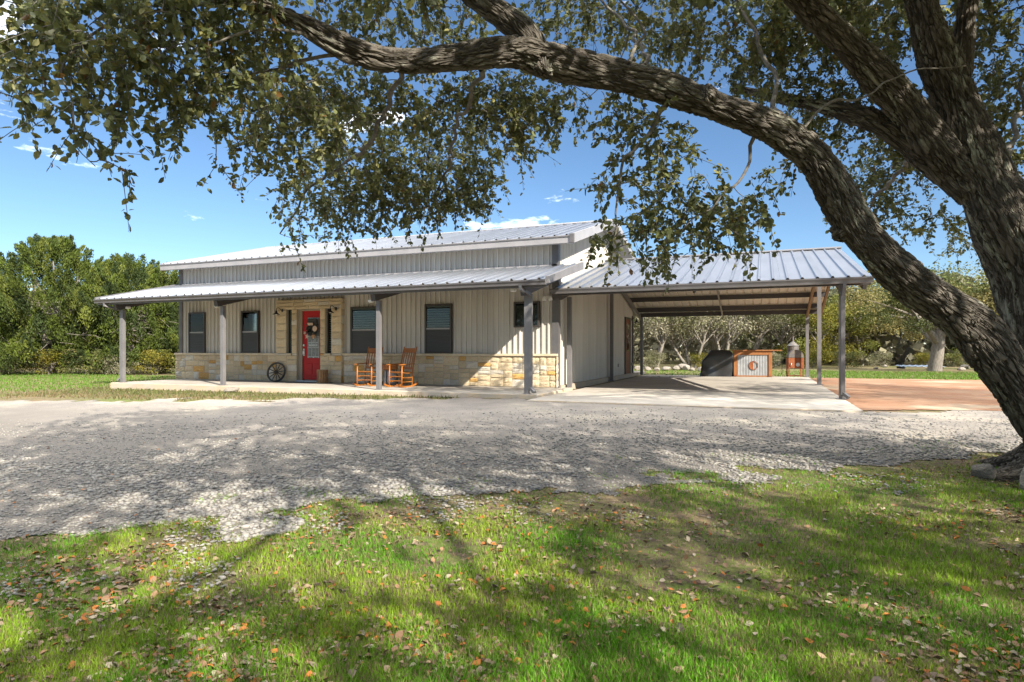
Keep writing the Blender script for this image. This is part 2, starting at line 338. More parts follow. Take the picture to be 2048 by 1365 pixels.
# porch slab with rough cast edges; carport slab
def slab(name, x0, x1, y0, y1, z0, z1, step=0.35):
    mb = MB(); ring = []
    for x in np.arange(x0, x1, step): ring.append((x, y0))
    for y in np.arange(y0, y1, step): ring.append((x1, y))
    for x in np.arange(x1, x0, -step): ring.append((x, y1))
    for y in np.arange(y1, y0, -step): ring.append((x0, y))
    n = len(ring); vs = []; j = lambda a: rnd.uniform(-a, a)
    for z, off, jit in ((z0, 0.03, 0.02), (z0 + (z1 - z0) * 0.5, 0.012, 0.015), (z1 - 0.015, 0.0, 0.006), (z1, -0.012, 0.004)):
        for x, y in ring:
            ox = off * (1 if x >= x1 - 1e-3 else -1 if x <= x0 + 1e-3 else 0); oy = off * (-1 if y <= y0 + 1e-3 else 1 if y >= y1 - 1e-3 else 0)
            vs.append((x + ox + j(jit), y + oy + j(jit), z))
    fs = []; mi = []
    for r in range(3):
        for i in range(n): fs.append((r * n + i, r * n + (i + 1) % n, (r + 1) * n + (i + 1) % n, (r + 1) * n + i))
    mb.add(vs, fs, 1); mb.add(vs[3 * n:], [tuple(range(n))], 0)
    return structure(mb.build(name, [M['concrete'], M['slab_edge']]))
ps = slab('porch_slab', -13.0, 0.32, -2.50, 0.25, -0.32, 0.0); ps['label'] = 'raised concrete porch floor along the house front'
cs = slab('carport_slab', 0.34, 6.40, -3.10, 10.9, -0.3, -0.062); cs['label'] = 'concrete floor under the carport'
bs = slab('back_porch_slab', -5.0, 0.0, 10.0, 12.6, -0.3, 0.03); bs['label'] = 'raised back porch slab behind the house corner'

# ------------------------------------------------------------------ house
house = thing('house', 'long tan metal house with stone wainscot and red front door', 'house')
HL, HR, HB = -13.15, 0.0, 9.7                 # left, right and back of the walls
EY, EZ, RY, RZ = -0.40, 3.774, 4.3, 5.03      # eave and ridge of the main roof
def roof_z(y): return EZ + (RZ - EZ) * (y - EY) / (RY - EY) if y <= RY else RZ - (RZ - EZ) / (RY - EY) * (y - RY)
def ribs(width, pitch, base, top, h, first=None):
    pts = [(0.0, 0.0)]; k = 0
    c = first if first is not None else pitch / 2
    while c < width - base / 2 + 1e-6:
        pts += [(c - base / 2, 0), (c - top / 2, h), (c + top / 2, h), (c + base / 2, 0)]; c += pitch
    pts.append((width, 0.0)); return pts
def sheet(profile, origin, U, N, run, top=None, mats=None, two=0.0):
    """ribbed steel sheet: profile along U, raised along N, swept along run (a vector or a function of u)"""
    origin = Vector(origin); U = Vector(U); N = Vector(N); mb = MB(); n = len(profile); vs = []
    for u, h in profile: vs.append(origin + U * u + N * h)
    for u, h in profile: vs.append(origin + U * u + N * h + (run(u) if callable(run) else Vector(run)))
    mb.add(vs, [(i, i + 1, n + i + 1, n + i) for i in range(n - 1)], 0)
    if two: mb.add([v - N * two for v in vs], [(n + i, n + i + 1, i + 1, i) for i in range(n - 1)], 1)
    return mb
def raw(mb, name, mats, parent):
    me = bpy.data.meshes.new(name); me.from_pydata(mb.v, [], mb.f)
    for m in mats: me.materials.append(m)
    me.polygons.foreach_set('material_index', mb.m); me.update(); return put(name, me, parent)

wall = MB().box(HL + 0.02, HR - 0.02, 0.02, HB, -0.05, 3.0).build('wall', M['siding'], house)
gable = MB()
prof = [(0.03, 2.9), (0.03, roof_z(0) - 0.12), (RY, RZ - 0.12), (HB - 0.03, roof_z(HB) - 0.12), (HB - 0.03, 2.9)]
gable.extrude_x(prof, HL + 0.03, HR - 0.03).build('attic_wall', M['siding'], wall)
# front siding: 14 sheets, each with ribs
W14 = (HR - HL) / 14
pf = ribs(W14 - 0.002, W14 / 6, 0.050, 0.034, 0.040)
front_me = None
for i in range(14):
    mb = sheet(pf, (HL + i * W14, 0, 0.80), (1, 0, 0), (0, -1, 0), (0, 0, 2.86))
    o = raw(mb, 'siding_panel', [M['siding']], wall) if front_me is None else put('siding_panel', front_me, wall)
    if front_me is None: front_me = o.data
    else: o.location = (i * W14, 0, 0)
ws = HB / 10
ps_ = ribs(ws - 0.002, ws / 7, 0.055, 0.028, 0.026)
for i in range(10):
    y0 = i * ws
    mb = sheet(ps_, (0, y0, 0.06), (0, 1, 0), (1, 0, 0), lambda u, y0=y0: Vector((0, 0, roof_z(y0 + u) - 0.10 - 0.06)))
    raw(mb, 'siding_panel', [M['siding']], wall)
for i in range(10):
    y0 = i * ws
    mb = sheet(ps_, (HL, y0, 0.06), (0, 1, 0), (-1, 0, 0), lambda u, y0=y0: Vector((0, 0, roof_z(y0 + u) - 0.10 - 0.06)))
    raw(mb, 'siding_panel', [M['siding']], wall)
MB().box(0.0, 0.07, 0.12, HB, -0.2, 0.055).build('foundation', M['slab_edge'], house)
for x0, x1 in ((HR - 0.13, HR + 0.045), (HL - 0.045, HL + 0.10)):
    MB().box(x0, x1, -0.05, 0.10, 0.0 if x0 > -1 else 0.8, 3.64, bev=0.006).build('corner_trim', M['trim'], house)

# --- stone: wainscot, cap, door surround; every stone is its own block
stone_wall = MB().box(-13.30, -8.95, -0.075, 0.03, 0.002, 0.80).box(-6.52, -0.01, -0.075, 0.03, 0.002, 0.80).build('stone_wall', M['mortar'], house)
def stone_mesh(seed):
    r = random.Random(seed); bm = bmesh.new(); n = 4; V = []
    for j in range(n + 1):
        row = []
        for i in range(n + 1):
            u = i / n; w = j / n; edge = i in (0, n) or j in (0, n)
            d = 0.62 + r.uniform(-0.05, 0.05) if edge else 0.95 + r.uniform(-0.22, 0.12)
            ju = 0 if not edge else r.uniform(-0.012, 0.012)
            row.append(bm.verts.new((u - 0.5 + ju, -d, w - 0.5 + ju)))
        V.append(row)
    for j in range(n):
        for i in range(n): bm.faces.new((V[j][i], V[j][i + 1], V[j + 1][i + 1], V[j + 1][i]))
    loop = [V[0][i] for i in range(n)] + [V[j][n] for j in range(n)] + [V[n][i] for i in range(n, 0, -1)] + [V[j][0] for j in range(n, 0, -1)]
    back = [bm.verts.new((v.co.x, 0, v.co.z)) for v in loop]
    for k in range(len(loop)): bm.faces.new((loop[k], back[k], back[(k + 1) % len(loop)], loop[(k + 1) % len(loop)]))
    me = bpy.data.meshes.new('stone'); bm.to_mesh(me); bm.free(); me.materials.append(ST[0]); return me
stone_meshes = {}
for mi_, m_ in enumerate(ST):
    for s_ in range(4):
        me = stone_mesh(100 + s_); me.materials[0] = m_; stone_meshes[mi_, s_] = me
def stone(x0, x1, z0, z1, y, depth, parent, weights=(46, 24, 20, 10), j=0.005):
    k = rnd.choices(range(4), weights)[0]
    return put('stone', stone_meshes[k, rnd.randrange(4)], parent, ((x0 + x1) / 2, y, (z0 + z1) / 2), None, (x1 - x0 - 2 * j, depth * rnd.uniform(0.85, 1.1), z1 - z0 - 2 * j))
def split(x0, x1, z0, z1, out):
    w, h = x1 - x0, z1 - z0
    if w > 0.75 or (w > 0.42 and rnd.random() < 0.75 and w > h * 1.4):
        t = x0 + w * rnd.uniform(0.36, 0.64); split(x0, t, z0, z1, out); split(t, x1, z0, z1, out)
    elif h > 0.26 or (h > 0.2 and rnd.random() < 0.5):
        t = z0 + h * rnd.uniform(0.38, 0.62); split(x0, x1, z0, t, out); split(x0, x1, t, z1, out)
    else: out.append((x0, x1, z0, z1))
rects = []
for a, b in ((-13.31, -8.94), (-6.53, 0.0)):
    x = a
    while x < b - 0.05:
        w = min(rnd.uniform(0.7, 1.1), b - x)
        if b - x - w < 0.3: w = b - x
        split(x, x + w, 0.01, 0.795, rects); x += w
for r_ in rects: stone(*r_, -0.045, 0.062, stone_wall)
# the short return of the wainscot round the right corner
for z0, z1 in ((0.01, 0.2), (0.2, 0.37), (0.37, 0.6), (0.6, 0.795)):
    o = stone(-0.09, 0.09, z0, z1, 0, 0.03, stone_wall); o.location = (0.0, -0.035, (z0 + z1) / 2); o.rotation_euler = (0, 0, R(90)); o.scale = (0.15, 0.04, z1 - z0 - 0.01)
for a, b in ((-13.32, -8.94), (-6.53, 0.03)):
    n_ = int((b - a) / 0.55); xs_ = np.linspace(a, b, n_ + 1)
    for i in range(n_):
        MB().box(xs_[i] + 0.002, xs_[i + 1] - 0.002, -0.135 + rnd.uniform(-0.004, 0.004), 0.0, 0.80, 0.862, bev=0.008).build('cap_stone', M['cap'], stone_wall)

SX0, SX1, SY = -8.94, -6.53, -0.16
entry = MB().box(SX0 + 0.01, SX1 - 0.01, 0.03, 0.06, 0.0, 2.47)
for a, b in ((SX0 + 0.01, -8.55), (-8.34, -8.15), (-7.28, -7.10), (-6.88, SX1 - 0.01)): entry.box(a, b, SY, 0.03, 0.0, 2.18)
entry.box(SX0 + 0.01, SX1 - 0.01, SY, 0.03, 2.18, 2.47)
for a, b in ((-8.55, -8.34), (-7.10, -6.88)): entry.box(a, b, SY, 0.03, 0.0, 0.86)
entry = entry.build('entry_surround', M['mortar'], house)
def stack(a, b, z0, z1, lo=0.15, hi=0.28, wt=(38, 8, 44, 10)):
    z = z0
    while z < z1 - 0.02:
        h = min(rnd.uniform(lo, hi), z1 - z)
        if z1 - z - h < 0.1: h = z1 - z
        stone(a, b, z, z + h, SY + 0.01, 0.055, entry, wt); z += h
for a, b in ((SX0, -8.55), (-8.34, -8.15), (-7.28, -7.10), (-6.88, SX1)): stack(a, b, 0.86, 2.18)
for a, b in ((SX0, -8.15), (-7.28, SX1)):
    out = []; split(a, b, 0.01, 0.80, out)
    for r_ in out: stone(*r_, SY + 0.01, 0.055, entry)
for a, b in ((-8.56, -8.33), (-7.11, -6.87)):
    MB().box(a, b, SY - 0.07, SY + 0.03, 0.80, 0.855, bev=0.008).build('window_sill', M['cap'], entry)
for a, b in ((SX0, -8.56), (-8.33, -8.15), (-7.28, -7.11), (-6.87, SX1)): stone(a, b, 0.80, 0.86, SY + 0.01, 0.05, entry)
z = 2.18
for h in (0.10, 0.11, 0.085):
    x = SX0
    while x < SX1 - 0.02:
        w = min(rnd.uniform(0.32, 0.75), SX1 - x)
        if SX1 - x - w < 0.15: w = SX1 - x
        stone(x, x + w, z, z + h, SY + 0.01, 0.055, entry, (30, 4, 50, 16)); x += w
    z += h
# stone returns on the right flank of the surround
zz = 0.0
while zz < 2.44:
    h = min(rnd.uniform(0.16, 0.26), 2.47 - zz)
    o = stone(0, 0.2, zz, zz + h, 0, 0.03, entry); o.location = (SX1 - 0.012, SY / 2 - 0.01, zz + h / 2); o.rotation_euler = (0, 0, R(90)); o.scale = (0.17, 0.035, h - 0.01); zz += h

# --- windows
def window(x0, x1, z0, z1, y=-0.03, double=True, parent=house, blind=True, fr=0.05):
    f = MB(); d = 0.075
    f.box(x0, x0 + fr, y - d, y + 0.02, z0, z1, bev=0.006); f.box(x1 - fr, x1, y - d, y + 0.02, z0, z1, bev=0.006)
    f.box(x0 + fr, x1 - fr, y - d + 0.003, y + 0.02, z1 - fr, z1, bev=0.006); f.box(x0 + fr, x1 - fr, y - d + 0.003, y + 0.02, z0, z0 + fr * 0.8, bev=0.006)
    w = MB().box(x0 + fr * 0.5, x1 - fr * 0.5, y - 0.012, y + 0.008, z0 + fr * 0.5, z1 - fr * 0.5).build('window', M['dark'], parent)
    f.build('window_frame', M['frame'], w)
    zm = (z0 + z1) / 2
    if double:
        MB().box(x0 + fr, x1 - fr, y - 0.062, y - 0.02, zm - 0.022, zm + 0.022, bev=0.004).build('meeting_rail', M['trim_light'], w)
        MB().box(x0 + fr, x1 - fr, y - 0.058, y - 0.052, z0 + fr * 0.8, zm - 0.022).build('screen', M['screen'], w)
        MB().box(x0 + fr, x1 - fr, y - 0.050, y - 0.044, zm + 0.022, z1 - fr).build('pane', M['glass'], w)
    else:
        MB().box(x0 + fr, x1 - fr, y - 0.050, y - 0.044, z0 + fr * 0.8, z1 - fr).build('pane', M['glass'], w)
    if blind:
        b = MB(); lo = zm + 0.03 if double else z0 + fr; zc = z1 - fr - 0.02
        b.box(x0 + fr, x1 - fr, y - 0.04, y - 0.014, z1 - fr - 0.045, z1 - fr)
        while zc > lo:
            b.bar((x0 + fr + 0.01, y - 0.027, zc), (x1 - fr - 0.01, y - 0.027, zc), 0.030, 0.004, up=(0, 0.9, 1)); zc -= 0.066
        b.build('blind', M['blind'], w)
    return w
window(-12.70, -11.98, 0.868, 2.19); window(-10.43, -9.73, 0.868, 2.19); window(-6.26, -5.36, 0.868, 2.205)
window(-3.80, -2.975, 0.868, 2.215); window(-1.16, -0.455, 1.545, 2.205, double=False, blind=False)
window(-8.55, -8.34, 0.862, 2.18, y=0.0, double=False, fr=0.03); window(-7.10, -6.88, 0.862, 2.18, y=0.0, double=False, fr=0.03)

# --- front door
DX0, DX1 = -8.03, -7.30
jb = MB().box(-8.15, DX0, -0.09, 0.03, 0.0, 2.18, bev=0.006).box(DX1, -7.28, -0.09, 0.03, 0.0, 2.18, bev=0.004).box(DX0, DX1, -0.088, 0.03, 2.13, 2.18, bev=0.006)
jb.build('door_jamb', M['jamb'], entry)
door = MB().box(DX0, DX1, -0.045, 0.0, 0.07, 2.13, bev=0.004).build('front_door', M['red'], house)
MB().box(-8.15, -7.28, -0.24, 0.0, 0.0, 0.055, bev=0.006).build('threshold', M['galv'], house)
g0, g1 = DX0 + 0.18, DX1 - 0.10
MB().box(g0, g1, -0.054, -0.04, 0.72, 1.93).build('door_glass', M['door_glass'], door)
cm = MB()
for a, b, c, d in ((g0 - .03, g0, .69, 1.96), (g1, g1 + .03, .69, 1.96), (g0, g1, .69, .72), (g0, g1, 1.93, 1.96)): cm.box(a, b, -0.066, -0.045, c, d, bev=0.004)
cm.build('glass_moulding', M['red'], door)
ca = MB(); gm = (g0 + g1) / 2
for x in (g0 + 0.02, g0 + 0.15, gm + 0.07, g1 - 0.02): ca.box(x - 0.006, x + 0.006, -0.060, -0.05, 0.76, 1.36)
for z_ in (0.76, 1.04, 1.36): ca.box(g0, g1, -0.061, -0.05, z_ - 0.007, z_ + 0.007)
ca.box(g0 + 0.06, g1 - 0.08, -0.060, -0.05, 1.08, 1.12); ca.box(g0 + 0.04, g1 - 0.06, -0.060, -0.05, 1.17, 1.19); ca.box(g0 + 0.05, g1 - 0.07, -0.060, -0.05, 1.13, 1.14)
for q in range(2):
    rr = (0.115, 0.085)[q]; ring = [(gm + rr * math.cos(t), -0.06, 1.33 + rr * math.sin(t)) for t in np.linspace(0, 2 * math.pi, 25)]
    ca.tube(ring, 0.006, 5)
star = [(gm + (0.06 if i % 2 == 0 else 0.025) * math.sin(i * math.pi / 5), 1.33 + (0.06 if i % 2 == 0 else 0.025) * math.cos(i * math.pi / 5)) for i in range(10)]
ca.add([(x, -0.062, z_) for x, z_ in star] + [(x, -0.05, z_) for x, z_ in star], [tuple(range(10))] + [(i, (i + 1) % 10, 10 + (i + 1) % 10, 10 + i) for i in range(10)])
for x in (g0 + 0.03, gm, g1 - 0.03): ca.box(x - 0.02, x + 0.02, -0.062, -0.05, 0.725, 0.75)
ca.build('glass_came', M['came'], door)
for a, b in ((DX0 + 0.13, DX0 + 0.35), (DX0 + 0.43, DX1 - 0.09)):
    MB().box(a, b, -0.056, -0.04, 0.22, 0.56, bev=0.006).build('door_panel', M['red'], door)
hd = MB(); hx = DX0 + 0.055
hd.box(hx - 0.03, hx + 0.03, -0.07, -0.045, 0.78, 1.0, bev=0.008); hd.tube([(hx, -0.07, 0.95), (hx, -0.12, 0.93), (hx, -0.12, 0.83), (hx, -0.07, 0.81)], 0.011, 8)
hd.tube([(hx, -0.045, 1.10), (hx, -0.075, 1.10)], 0.032, 14)
hd.build('door_handle', M['nickel'], door)

# --- roof sheets
ROOFP = lambda w: ribs(w - 0.002, w / 3, 0.075, 0.030, 0.036)
def roof_run(parent, x0, x1, n, ya, za, yb, zb, name='roof_panel', up=True):
    w = (x1 - x0) / n; sl = Vector((0, yb - ya, zb - za)); N = Vector((0, -(zb - za), yb - ya)).normalized()
    if N.z < 0: N = -N
    me = None
    for i in range(n):
        mb = sheet(ROOFP(w), (x0, ya, za), (1, 0, 0), N, sl, two=0.004)
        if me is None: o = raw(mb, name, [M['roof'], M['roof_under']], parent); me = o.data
        else: o = put(name, me, parent, (i * w, 0, 0))
mr = MB(); e = 0.10
mr.extrude_x([(EY + .03, EZ - .03), (RY, RZ - .03), (HB + .5, roof_z(HB + .5) - .03), (HB + .5, roof_z(HB + .5) - .07), (RY, RZ - .07), (EY + .03, EZ - .07)], -13.5, 0.50)
mr = mr.build('roof', M['trim_light'], house)
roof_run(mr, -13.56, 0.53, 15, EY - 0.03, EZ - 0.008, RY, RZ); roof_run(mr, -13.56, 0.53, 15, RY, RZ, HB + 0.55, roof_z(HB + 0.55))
MB().extrude_x([(RY - .16, roof_z(RY - .16) + .045), (RY, RZ + .055), (RY + .16, roof_z(RY + .16) + .045), (RY + .16, roof_z(RY + .16) + .02), (RY, RZ + .03), (RY - .16, roof_z(RY - .16) + .02)], -13.6, 0.56).build('ridge_cap', M['trim_light'], mr)
MB().extrude_x([(EY - .02, EZ - .02), (EY - .035, EZ - .045), (EY - .03, EZ - .19), (EY + .0, EZ - .21), (EY + .42, EZ - .14), (EY + .42, EZ - .10), (EY + .03, EZ - .075)], -13.58, 0.45).build('eave_fascia', M['trim_light'], mr)
MB().extrude_x([(EY - .035, EZ - .002), (EY - .05, EZ - .02), (EY - .05, EZ - .05), (EY - .02, EZ - .05), (EY - .02, EZ - .012)], -13.59, 0.46).build('eave_drip_edge', M['trim'], mr)
MB().box(0.45, 0.56, EY - .06, EY + .0, EZ - .20, EZ + .03, bev=.008).build('gutter_end', M['trim'], mr)
for x0, x1 in ((0.50, 0.57), (-13.60, -13.53)):
    MB().extrude_x([(EY, EZ + .045), (RY, RZ + .05), (HB + .55, roof_z(HB + .55) + .045), (HB + .55, roof_z(HB + .55) - .16), (RY, RZ - .16), (EY, EZ - .19)], x0, x1).build('rake_trim', M['trim_light'], mr)

# --- porch: roof, rafters, posts, gutter
PL, PR, PY, PZ, PW = -13.37, 0.61, -2.64, 2.455, 3.10
porch = MB()
sl_ = (PW - PZ) / (0 - PY)
def pz(y): return PZ + sl_ * (y - PY)
for k, y in enumerate((-2.5, -1.7, -0.9, -0.1)): porch.box(PL + 0.05, PR - 0.05, y - 0.03, y + 0.03, pz(y) - 0.115, pz(y) - 0.012)
porch = porch.build('porch_frame', M['steel'], house)
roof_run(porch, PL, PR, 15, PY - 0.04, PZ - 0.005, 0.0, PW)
gut = [(PY - .015, PZ - .02), (PY - .13, PZ - .022), (PY - .13, PZ - .045), (PY - .118, PZ - .06), (PY - .10, PZ - .085), (PY - .095, PZ - .125), (PY - .0, PZ - .125)]
MB().extrude_x(gut, PL - 0.02, PR + 0.01).build('gutter', M['trim'], porch)
MB().box(PL, PR, PY, PY + 0.03, PZ - 0.17, PZ - 0.015).build('fascia', M['trim'], porch)
for x0, x1 in ((PR - 0.01, PR + 0.07), (PL - 0.06, PL + 0.01)):
    MB().extrude_x([(PY - .05, PZ + .05), (0.02, PW + .055), (0.02, PW - .13), (PY - .05, PZ - .10)], x0, x1).build('rake_trim', M['post'], porch)
MB().box(HL, HR, -0.05, 0.0, PW - 0.01, PW + 0.035).build('flashing', M['trim_light'], porch)
PD = -2.328
for i, x in enumerate((-12.717, -8.775, -3.766, 0.055)):
    po = MB().box(x - 0.05, x + 0.05, PD - 0.05, PD + 0.05, 0.0, 2.16, bev=0.008).build('porch_post', M['post'], house)
    MB().bar((x, PY + 0.06, pz(PY) - 0.235), (x, 0.0, pz(0) - 0.235), 0.12, 0.20, up=(0, 0, 1)).build('rafter', M['steel'], porch)
    MB().box(x - 0.085, x + 0.085, PD - 0.085, PD + 0.085, 0.0, 0.014, bev=0.004).build('base_plate', M['post'], po)
def downspout(parent, x, y, ztop, zbot, kick=(0, -0.2), m=M['post'], top_from=None, w=0.075):
    mb = MB()
    if top_from: 
        mb.bar(top_from, (top_from[0], top_from[1], top_from[2] - 0.10), w, w * 0.8, up=(1, 0, 0)); mb.bar((top_from[0], top_from[1], top_from[2] - 0.08), (x, y, ztop - 0.02), w, w * 0.8, up=(1, 0, 0.2))
    mb.box(x - w / 2, x + w / 2, y - w / 2, y + w / 2, zbot, ztop, bev=0.006)
    mb.bar((x, y, zbot + 0.05), (x + kick[0], y + kick[1], zbot - 0.04), w, w * 0.8)
    return mb.build('downspout', m, parent)
downspout(porch, 0.055 + 0.09, PD - 0.02, 2.18, 0.09, (0.13, -0.10), top_from=(0.05, PY - 0.06, PZ - 0.12))
downspout(porch, -12.80, PD + 0.0, 2.16, 0.10, (-0.10, -0.03), top_from=(-12.98, PY - 0.06, PZ - 0.12), w=0.06)
# small white fixtures under the porch eave
for x, y, z_ in ((-8.98, PD - 0.02, 2.15), (-3.98, PD - 0.02, 2.14), (-0.30, -2.25, 2.28), (-12.5, PD, 2.20)):
    o = MB().box(-0.06, 0.06, -0.04, 0.04, -0.03, 0.04, bev=0.012).build('eave_camera', M['white'], porch, loc=(x, y, z_))

# --- side wall fittings under the carport: brown door, lamp, outlet box; back porch post
sd = MB().box(0.02, 0.045, 8.15, 8.95, 0.06, 2.12, bev=0.004).build('side_door', M['brown_door'], house)
fr_ = MB().box(0.02, 0.06, 8.06, 8.15, 0.04, 2.2, bev=.004).box(0.02, 0.06, 8.95, 9.04, 0.04, 2.2, bev=.004).box(0.02, 0.06, 8.15, 8.95, 2.12, 2.2, bev=.004)
fr_.build('door_frame', M['frame'], sd); MB().box(0.045, 0.05, 8.3, 8.8, 0.9, 1.95).build('door_glass', M['glass'], sd)
for y in (6.9, 9.3): MB().box(0.02, 0.07, y - 0.05, y + 0.05, 0.35, 0.47, bev=.008).build('outlet_box', M['trim_light'], house)
MB().box(0.02, 0.075, 9.45, 9.52, 0.0, 2.3, bev=.006).build('conduit', M['trim'], house)
bp = MB().box(-0.68, -0.54, 12.3, 12.44, 0.03, 2.45, bev=.008).build('back_porch_post', M['post'], house)
MB().extrude_x([(9.7, 3.1), (12.6, 2.5), (12.6, 2.44), (9.7, 3.04)], -6.0, -0.2).build('back_porch_roof', M['steel'], house)

# ------------------------------------------------------------------ carport
M['tan_rafter'] = mat('warm_tan_rafter', (0.20, 0.13, 0.07), 0.7, base2=(0.16, 0.10, 0.055), vscale=6)  # warm tan for the back rafters at the right
carport = thing('carport', 'open steel carport with grey ribbed gable roof beside the house', 'carport')
CX0, CX1, CY0, CY1, CZE, CRY, CZR = 0.03, 6.88, -0.52, 10.95, 2.47, 5.10, 3.88
def cz(y): return CZE + (CZR - CZE) * (y - CY0) / (CRY - CY0) if y <= CRY else CZR - (CZR - CZE) * (y - CRY) / (CY1 - CRY)
cf = MB()
for y in (0.1, 1.4, 2.7, 4.0, 6.2, 7.5, 8.8, 10.1): cf.box(CX0 + 0.02, CX1 - 0.03, y - 0.035, y + 0.035, cz(y) - 0.20, cz(y) - 0.03)
cf = cf.build('purlins', M['steel'], carport)
croof = MB().box(CX0, CX1, CRY - 0.04, CRY + 0.04, CZR - 0.2, CZR - 0.03).build('ridge_beam', M['steel'], carport)
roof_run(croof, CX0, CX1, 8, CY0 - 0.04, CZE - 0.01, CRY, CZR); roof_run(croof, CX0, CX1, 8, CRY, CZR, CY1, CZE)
MB().extrude_x([(CRY - .15, cz(CRY - .15) + .045), (CRY, CZR + .06), (CRY + .15, cz(CRY + .15) + .045), (CRY + .15, cz(CRY + .15) + .02), (CRY, CZR + .03), (CRY - .15, cz(CRY - .15) + .02)], CX0, CX1 + .02).build('ridge_cap', M['trim'], croof)
gy_, gz_ = CY0, CZE
gut2 = [(gy_ - .01, gz_ - .02), (gy_ - .13, gz_ - .022), (gy_ - .13, gz_ - .05), (gy_ - .115, gz_ - .07), (gy_ - .10, gz_ - .10), (gy_ - .095, gz_ - .14), (gy_, gz_ - .14)]
MB().extrude_x(gut2, CX0 - 0.03, CX1 + 0.02).build('gutter', M['trim'], carport)
MB().extrude_x([(2 * 0 + CY1 + .01, gz_ - .02), (CY1 + .13, gz_ - .022), (CY1 + .10, gz_ - .14), (CY1, gz_ - .14)], CX0, CX1).build('gutter', M['trim'], carport)
MB().box(CX0 + 0.1, CX1, CY0 + 0.16, CY0 + 0.28, CZE - 0.16, CZE + 0.0).build('eave_beam', M['steel'], carport)
MB().box(CX0 + 0.1, CX1, 10.66, 10.80, CZE - 0.16, CZE - 0.0).build('eave_beam', M['steel'], carport)
for x, m_, hh in ((0.12, M['post'], 0.18), (3.35, M['post'], 0.06), (6.35, M['tan_rafter'], 0.18), (6.80, M['tan_rafter'], 0.14)):
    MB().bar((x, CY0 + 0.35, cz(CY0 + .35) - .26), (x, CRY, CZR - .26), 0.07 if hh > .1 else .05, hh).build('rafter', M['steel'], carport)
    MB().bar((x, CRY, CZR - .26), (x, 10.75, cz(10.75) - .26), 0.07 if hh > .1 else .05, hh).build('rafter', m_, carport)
for x, y in ((0.17, 0.48), (0.17, 5.31), (0.17, 10.72), (6.35, -0.41), (6.35, 5.31), (6.35, 10.72)):
    top = 2.33 if y < 1 or y > 9 else cz(y) - 0.34
    po = MB().box(x - 0.055, x + 0.055, y - 0.055, y + 0.055, -0.062, top, bev=0.008).build('carport_post', M['post'], carport)
    MB().box(x - 0.11, x + 0.11, y - 0.11, y + 0.11, -0.062, -0.048, bev=0.004).build('base_plate', M['post'], po)
downspout(carport, 6.36, -0.51, 2.10, 0.02, (0.10, -0.08), top_from=(6.38, CY0 - 0.06, CZE - 0.13), m=M['trim'])
for x, y, z_ in ((0.06, -0.2, 2.20),):
    fl = MB().box(-0.05, 0.05, -0.02, 0.03, -0.04, 0.04, bev=.01)
    for s in (-1, 1): fl.lathe([(0.02, 0.0), (0.05, -0.06), (0.055, -0.11), (0.04, -0.112)], 12, (s * 0.08, -0.05, 0.02))
    tag(fl.build('flood_light', M['white'], None, loc=(-0.22, -0.10, 2.30)), 'small white twin floodlight under the porch eave at the corner', 'floodlight')

# ------------------------------------------------------------------ things on the porch
def wall_lamp(loc, rotz, label):
    t = thing('wall_lamp', label, 'lamp', loc, rotz, 'barn lamps beside the front door'); t.scale = (0.85,) * 3
    MB().tube([(0, 0.0, 0), (0, -0.02, 0)], 0.06, 16).build('wall_plate', M['black_metal'], t)
    MB().tube([(0, -0.02, 0), (0, -0.08, 0.05), (0, -0.14, 0.09), (0, -0.20, 0.08), (0, -0.225, 0.03), (0, -0.225, -0.02)], 0.011, 8).build('gooseneck', M['black_metal'], t, smooth=True)
    sh = MB().lathe([(0.025, 0.0), (0.035, -0.03), (0.04, -0.07), (0.11, -0.12), (0.13, -0.135), (0.125, -0.137), (0.105, -0.118), (0.03, -0.07)], 22, (0, -0.225, -0.01)).build('shade', M['black_metal'], t, smooth=True)
    MB().lathe([(0.012, -0.05), (0.03, -0.08), (0.036, -0.115), (0.03, -0.14), (0.012, -0.155)], 14, (0, -0.225, -0.01)).build('bulb', M['bulb'], t, smooth=True)
    return t
wall_lamp((-8.66, SY - 0.05, 2.15), R(-25), 'black gooseneck barn lamp on the stone to the left of the red door')
wall_lamp((-6.68, SY - 0.05, 2.16), R(-20), 'black gooseneck barn lamp on the stone to the right of the red door')

wall_lamp((0.05, 9.25, 2.15), R(90), 'black barn lamp beside the brown side door under the carport')

wr = thing('wreath', 'dark ribbon wreath with hat, pale tags and stars hung on red door', 'wreath', (DX0 + 0.40, -0.075, 1.56))
wv = MB()
for k in range(46):
    t = k / 46 * 2 * math.pi
    for q in range(2):
        rr = 0.135 + rnd.uniform(-0.05, 0.05); c = Vector((rr * math.cos(t), -0.03 - rnd.random() * 0.05, rr * math.sin(t)))
        a = Vector((rnd.uniform(-1, 1), rnd.uniform(-.6, .3), rnd.uniform(-1, 1))).normalized() * 0.06; b = Vector((rnd.uniform(-1, 1), rnd.uniform(-.6, .6), rnd.uniform(-1, 1))).normalized() * 0.035
        wv.add([c - a - b, c + a - b * 0.6, c + a + b, c - a + b * 0.7], [(0, 1, 2, 3)])
wv.tube([(0.13 * math.cos(t), -0.02, 0.13 * math.sin(t)) for t in np.linspace(0, 2 * math.pi, 28)], 0.045, 8)
wv.build('ring', M['wreath'], wr)
MB().box(-0.15, 0.17, -0.06, -0.01, 0.17, 0.33, bev=0.02).box(-0.2, 0.2, -0.08, 0.0, 0.15, 0.18, bev=0.008).build('hat', M['wreath'], wr)
MB().box(-0.12, 0.07, -0.10, -0.08, 0.13, 0.21, bev=0.008).build('tag_plate', M['pale'], wr)
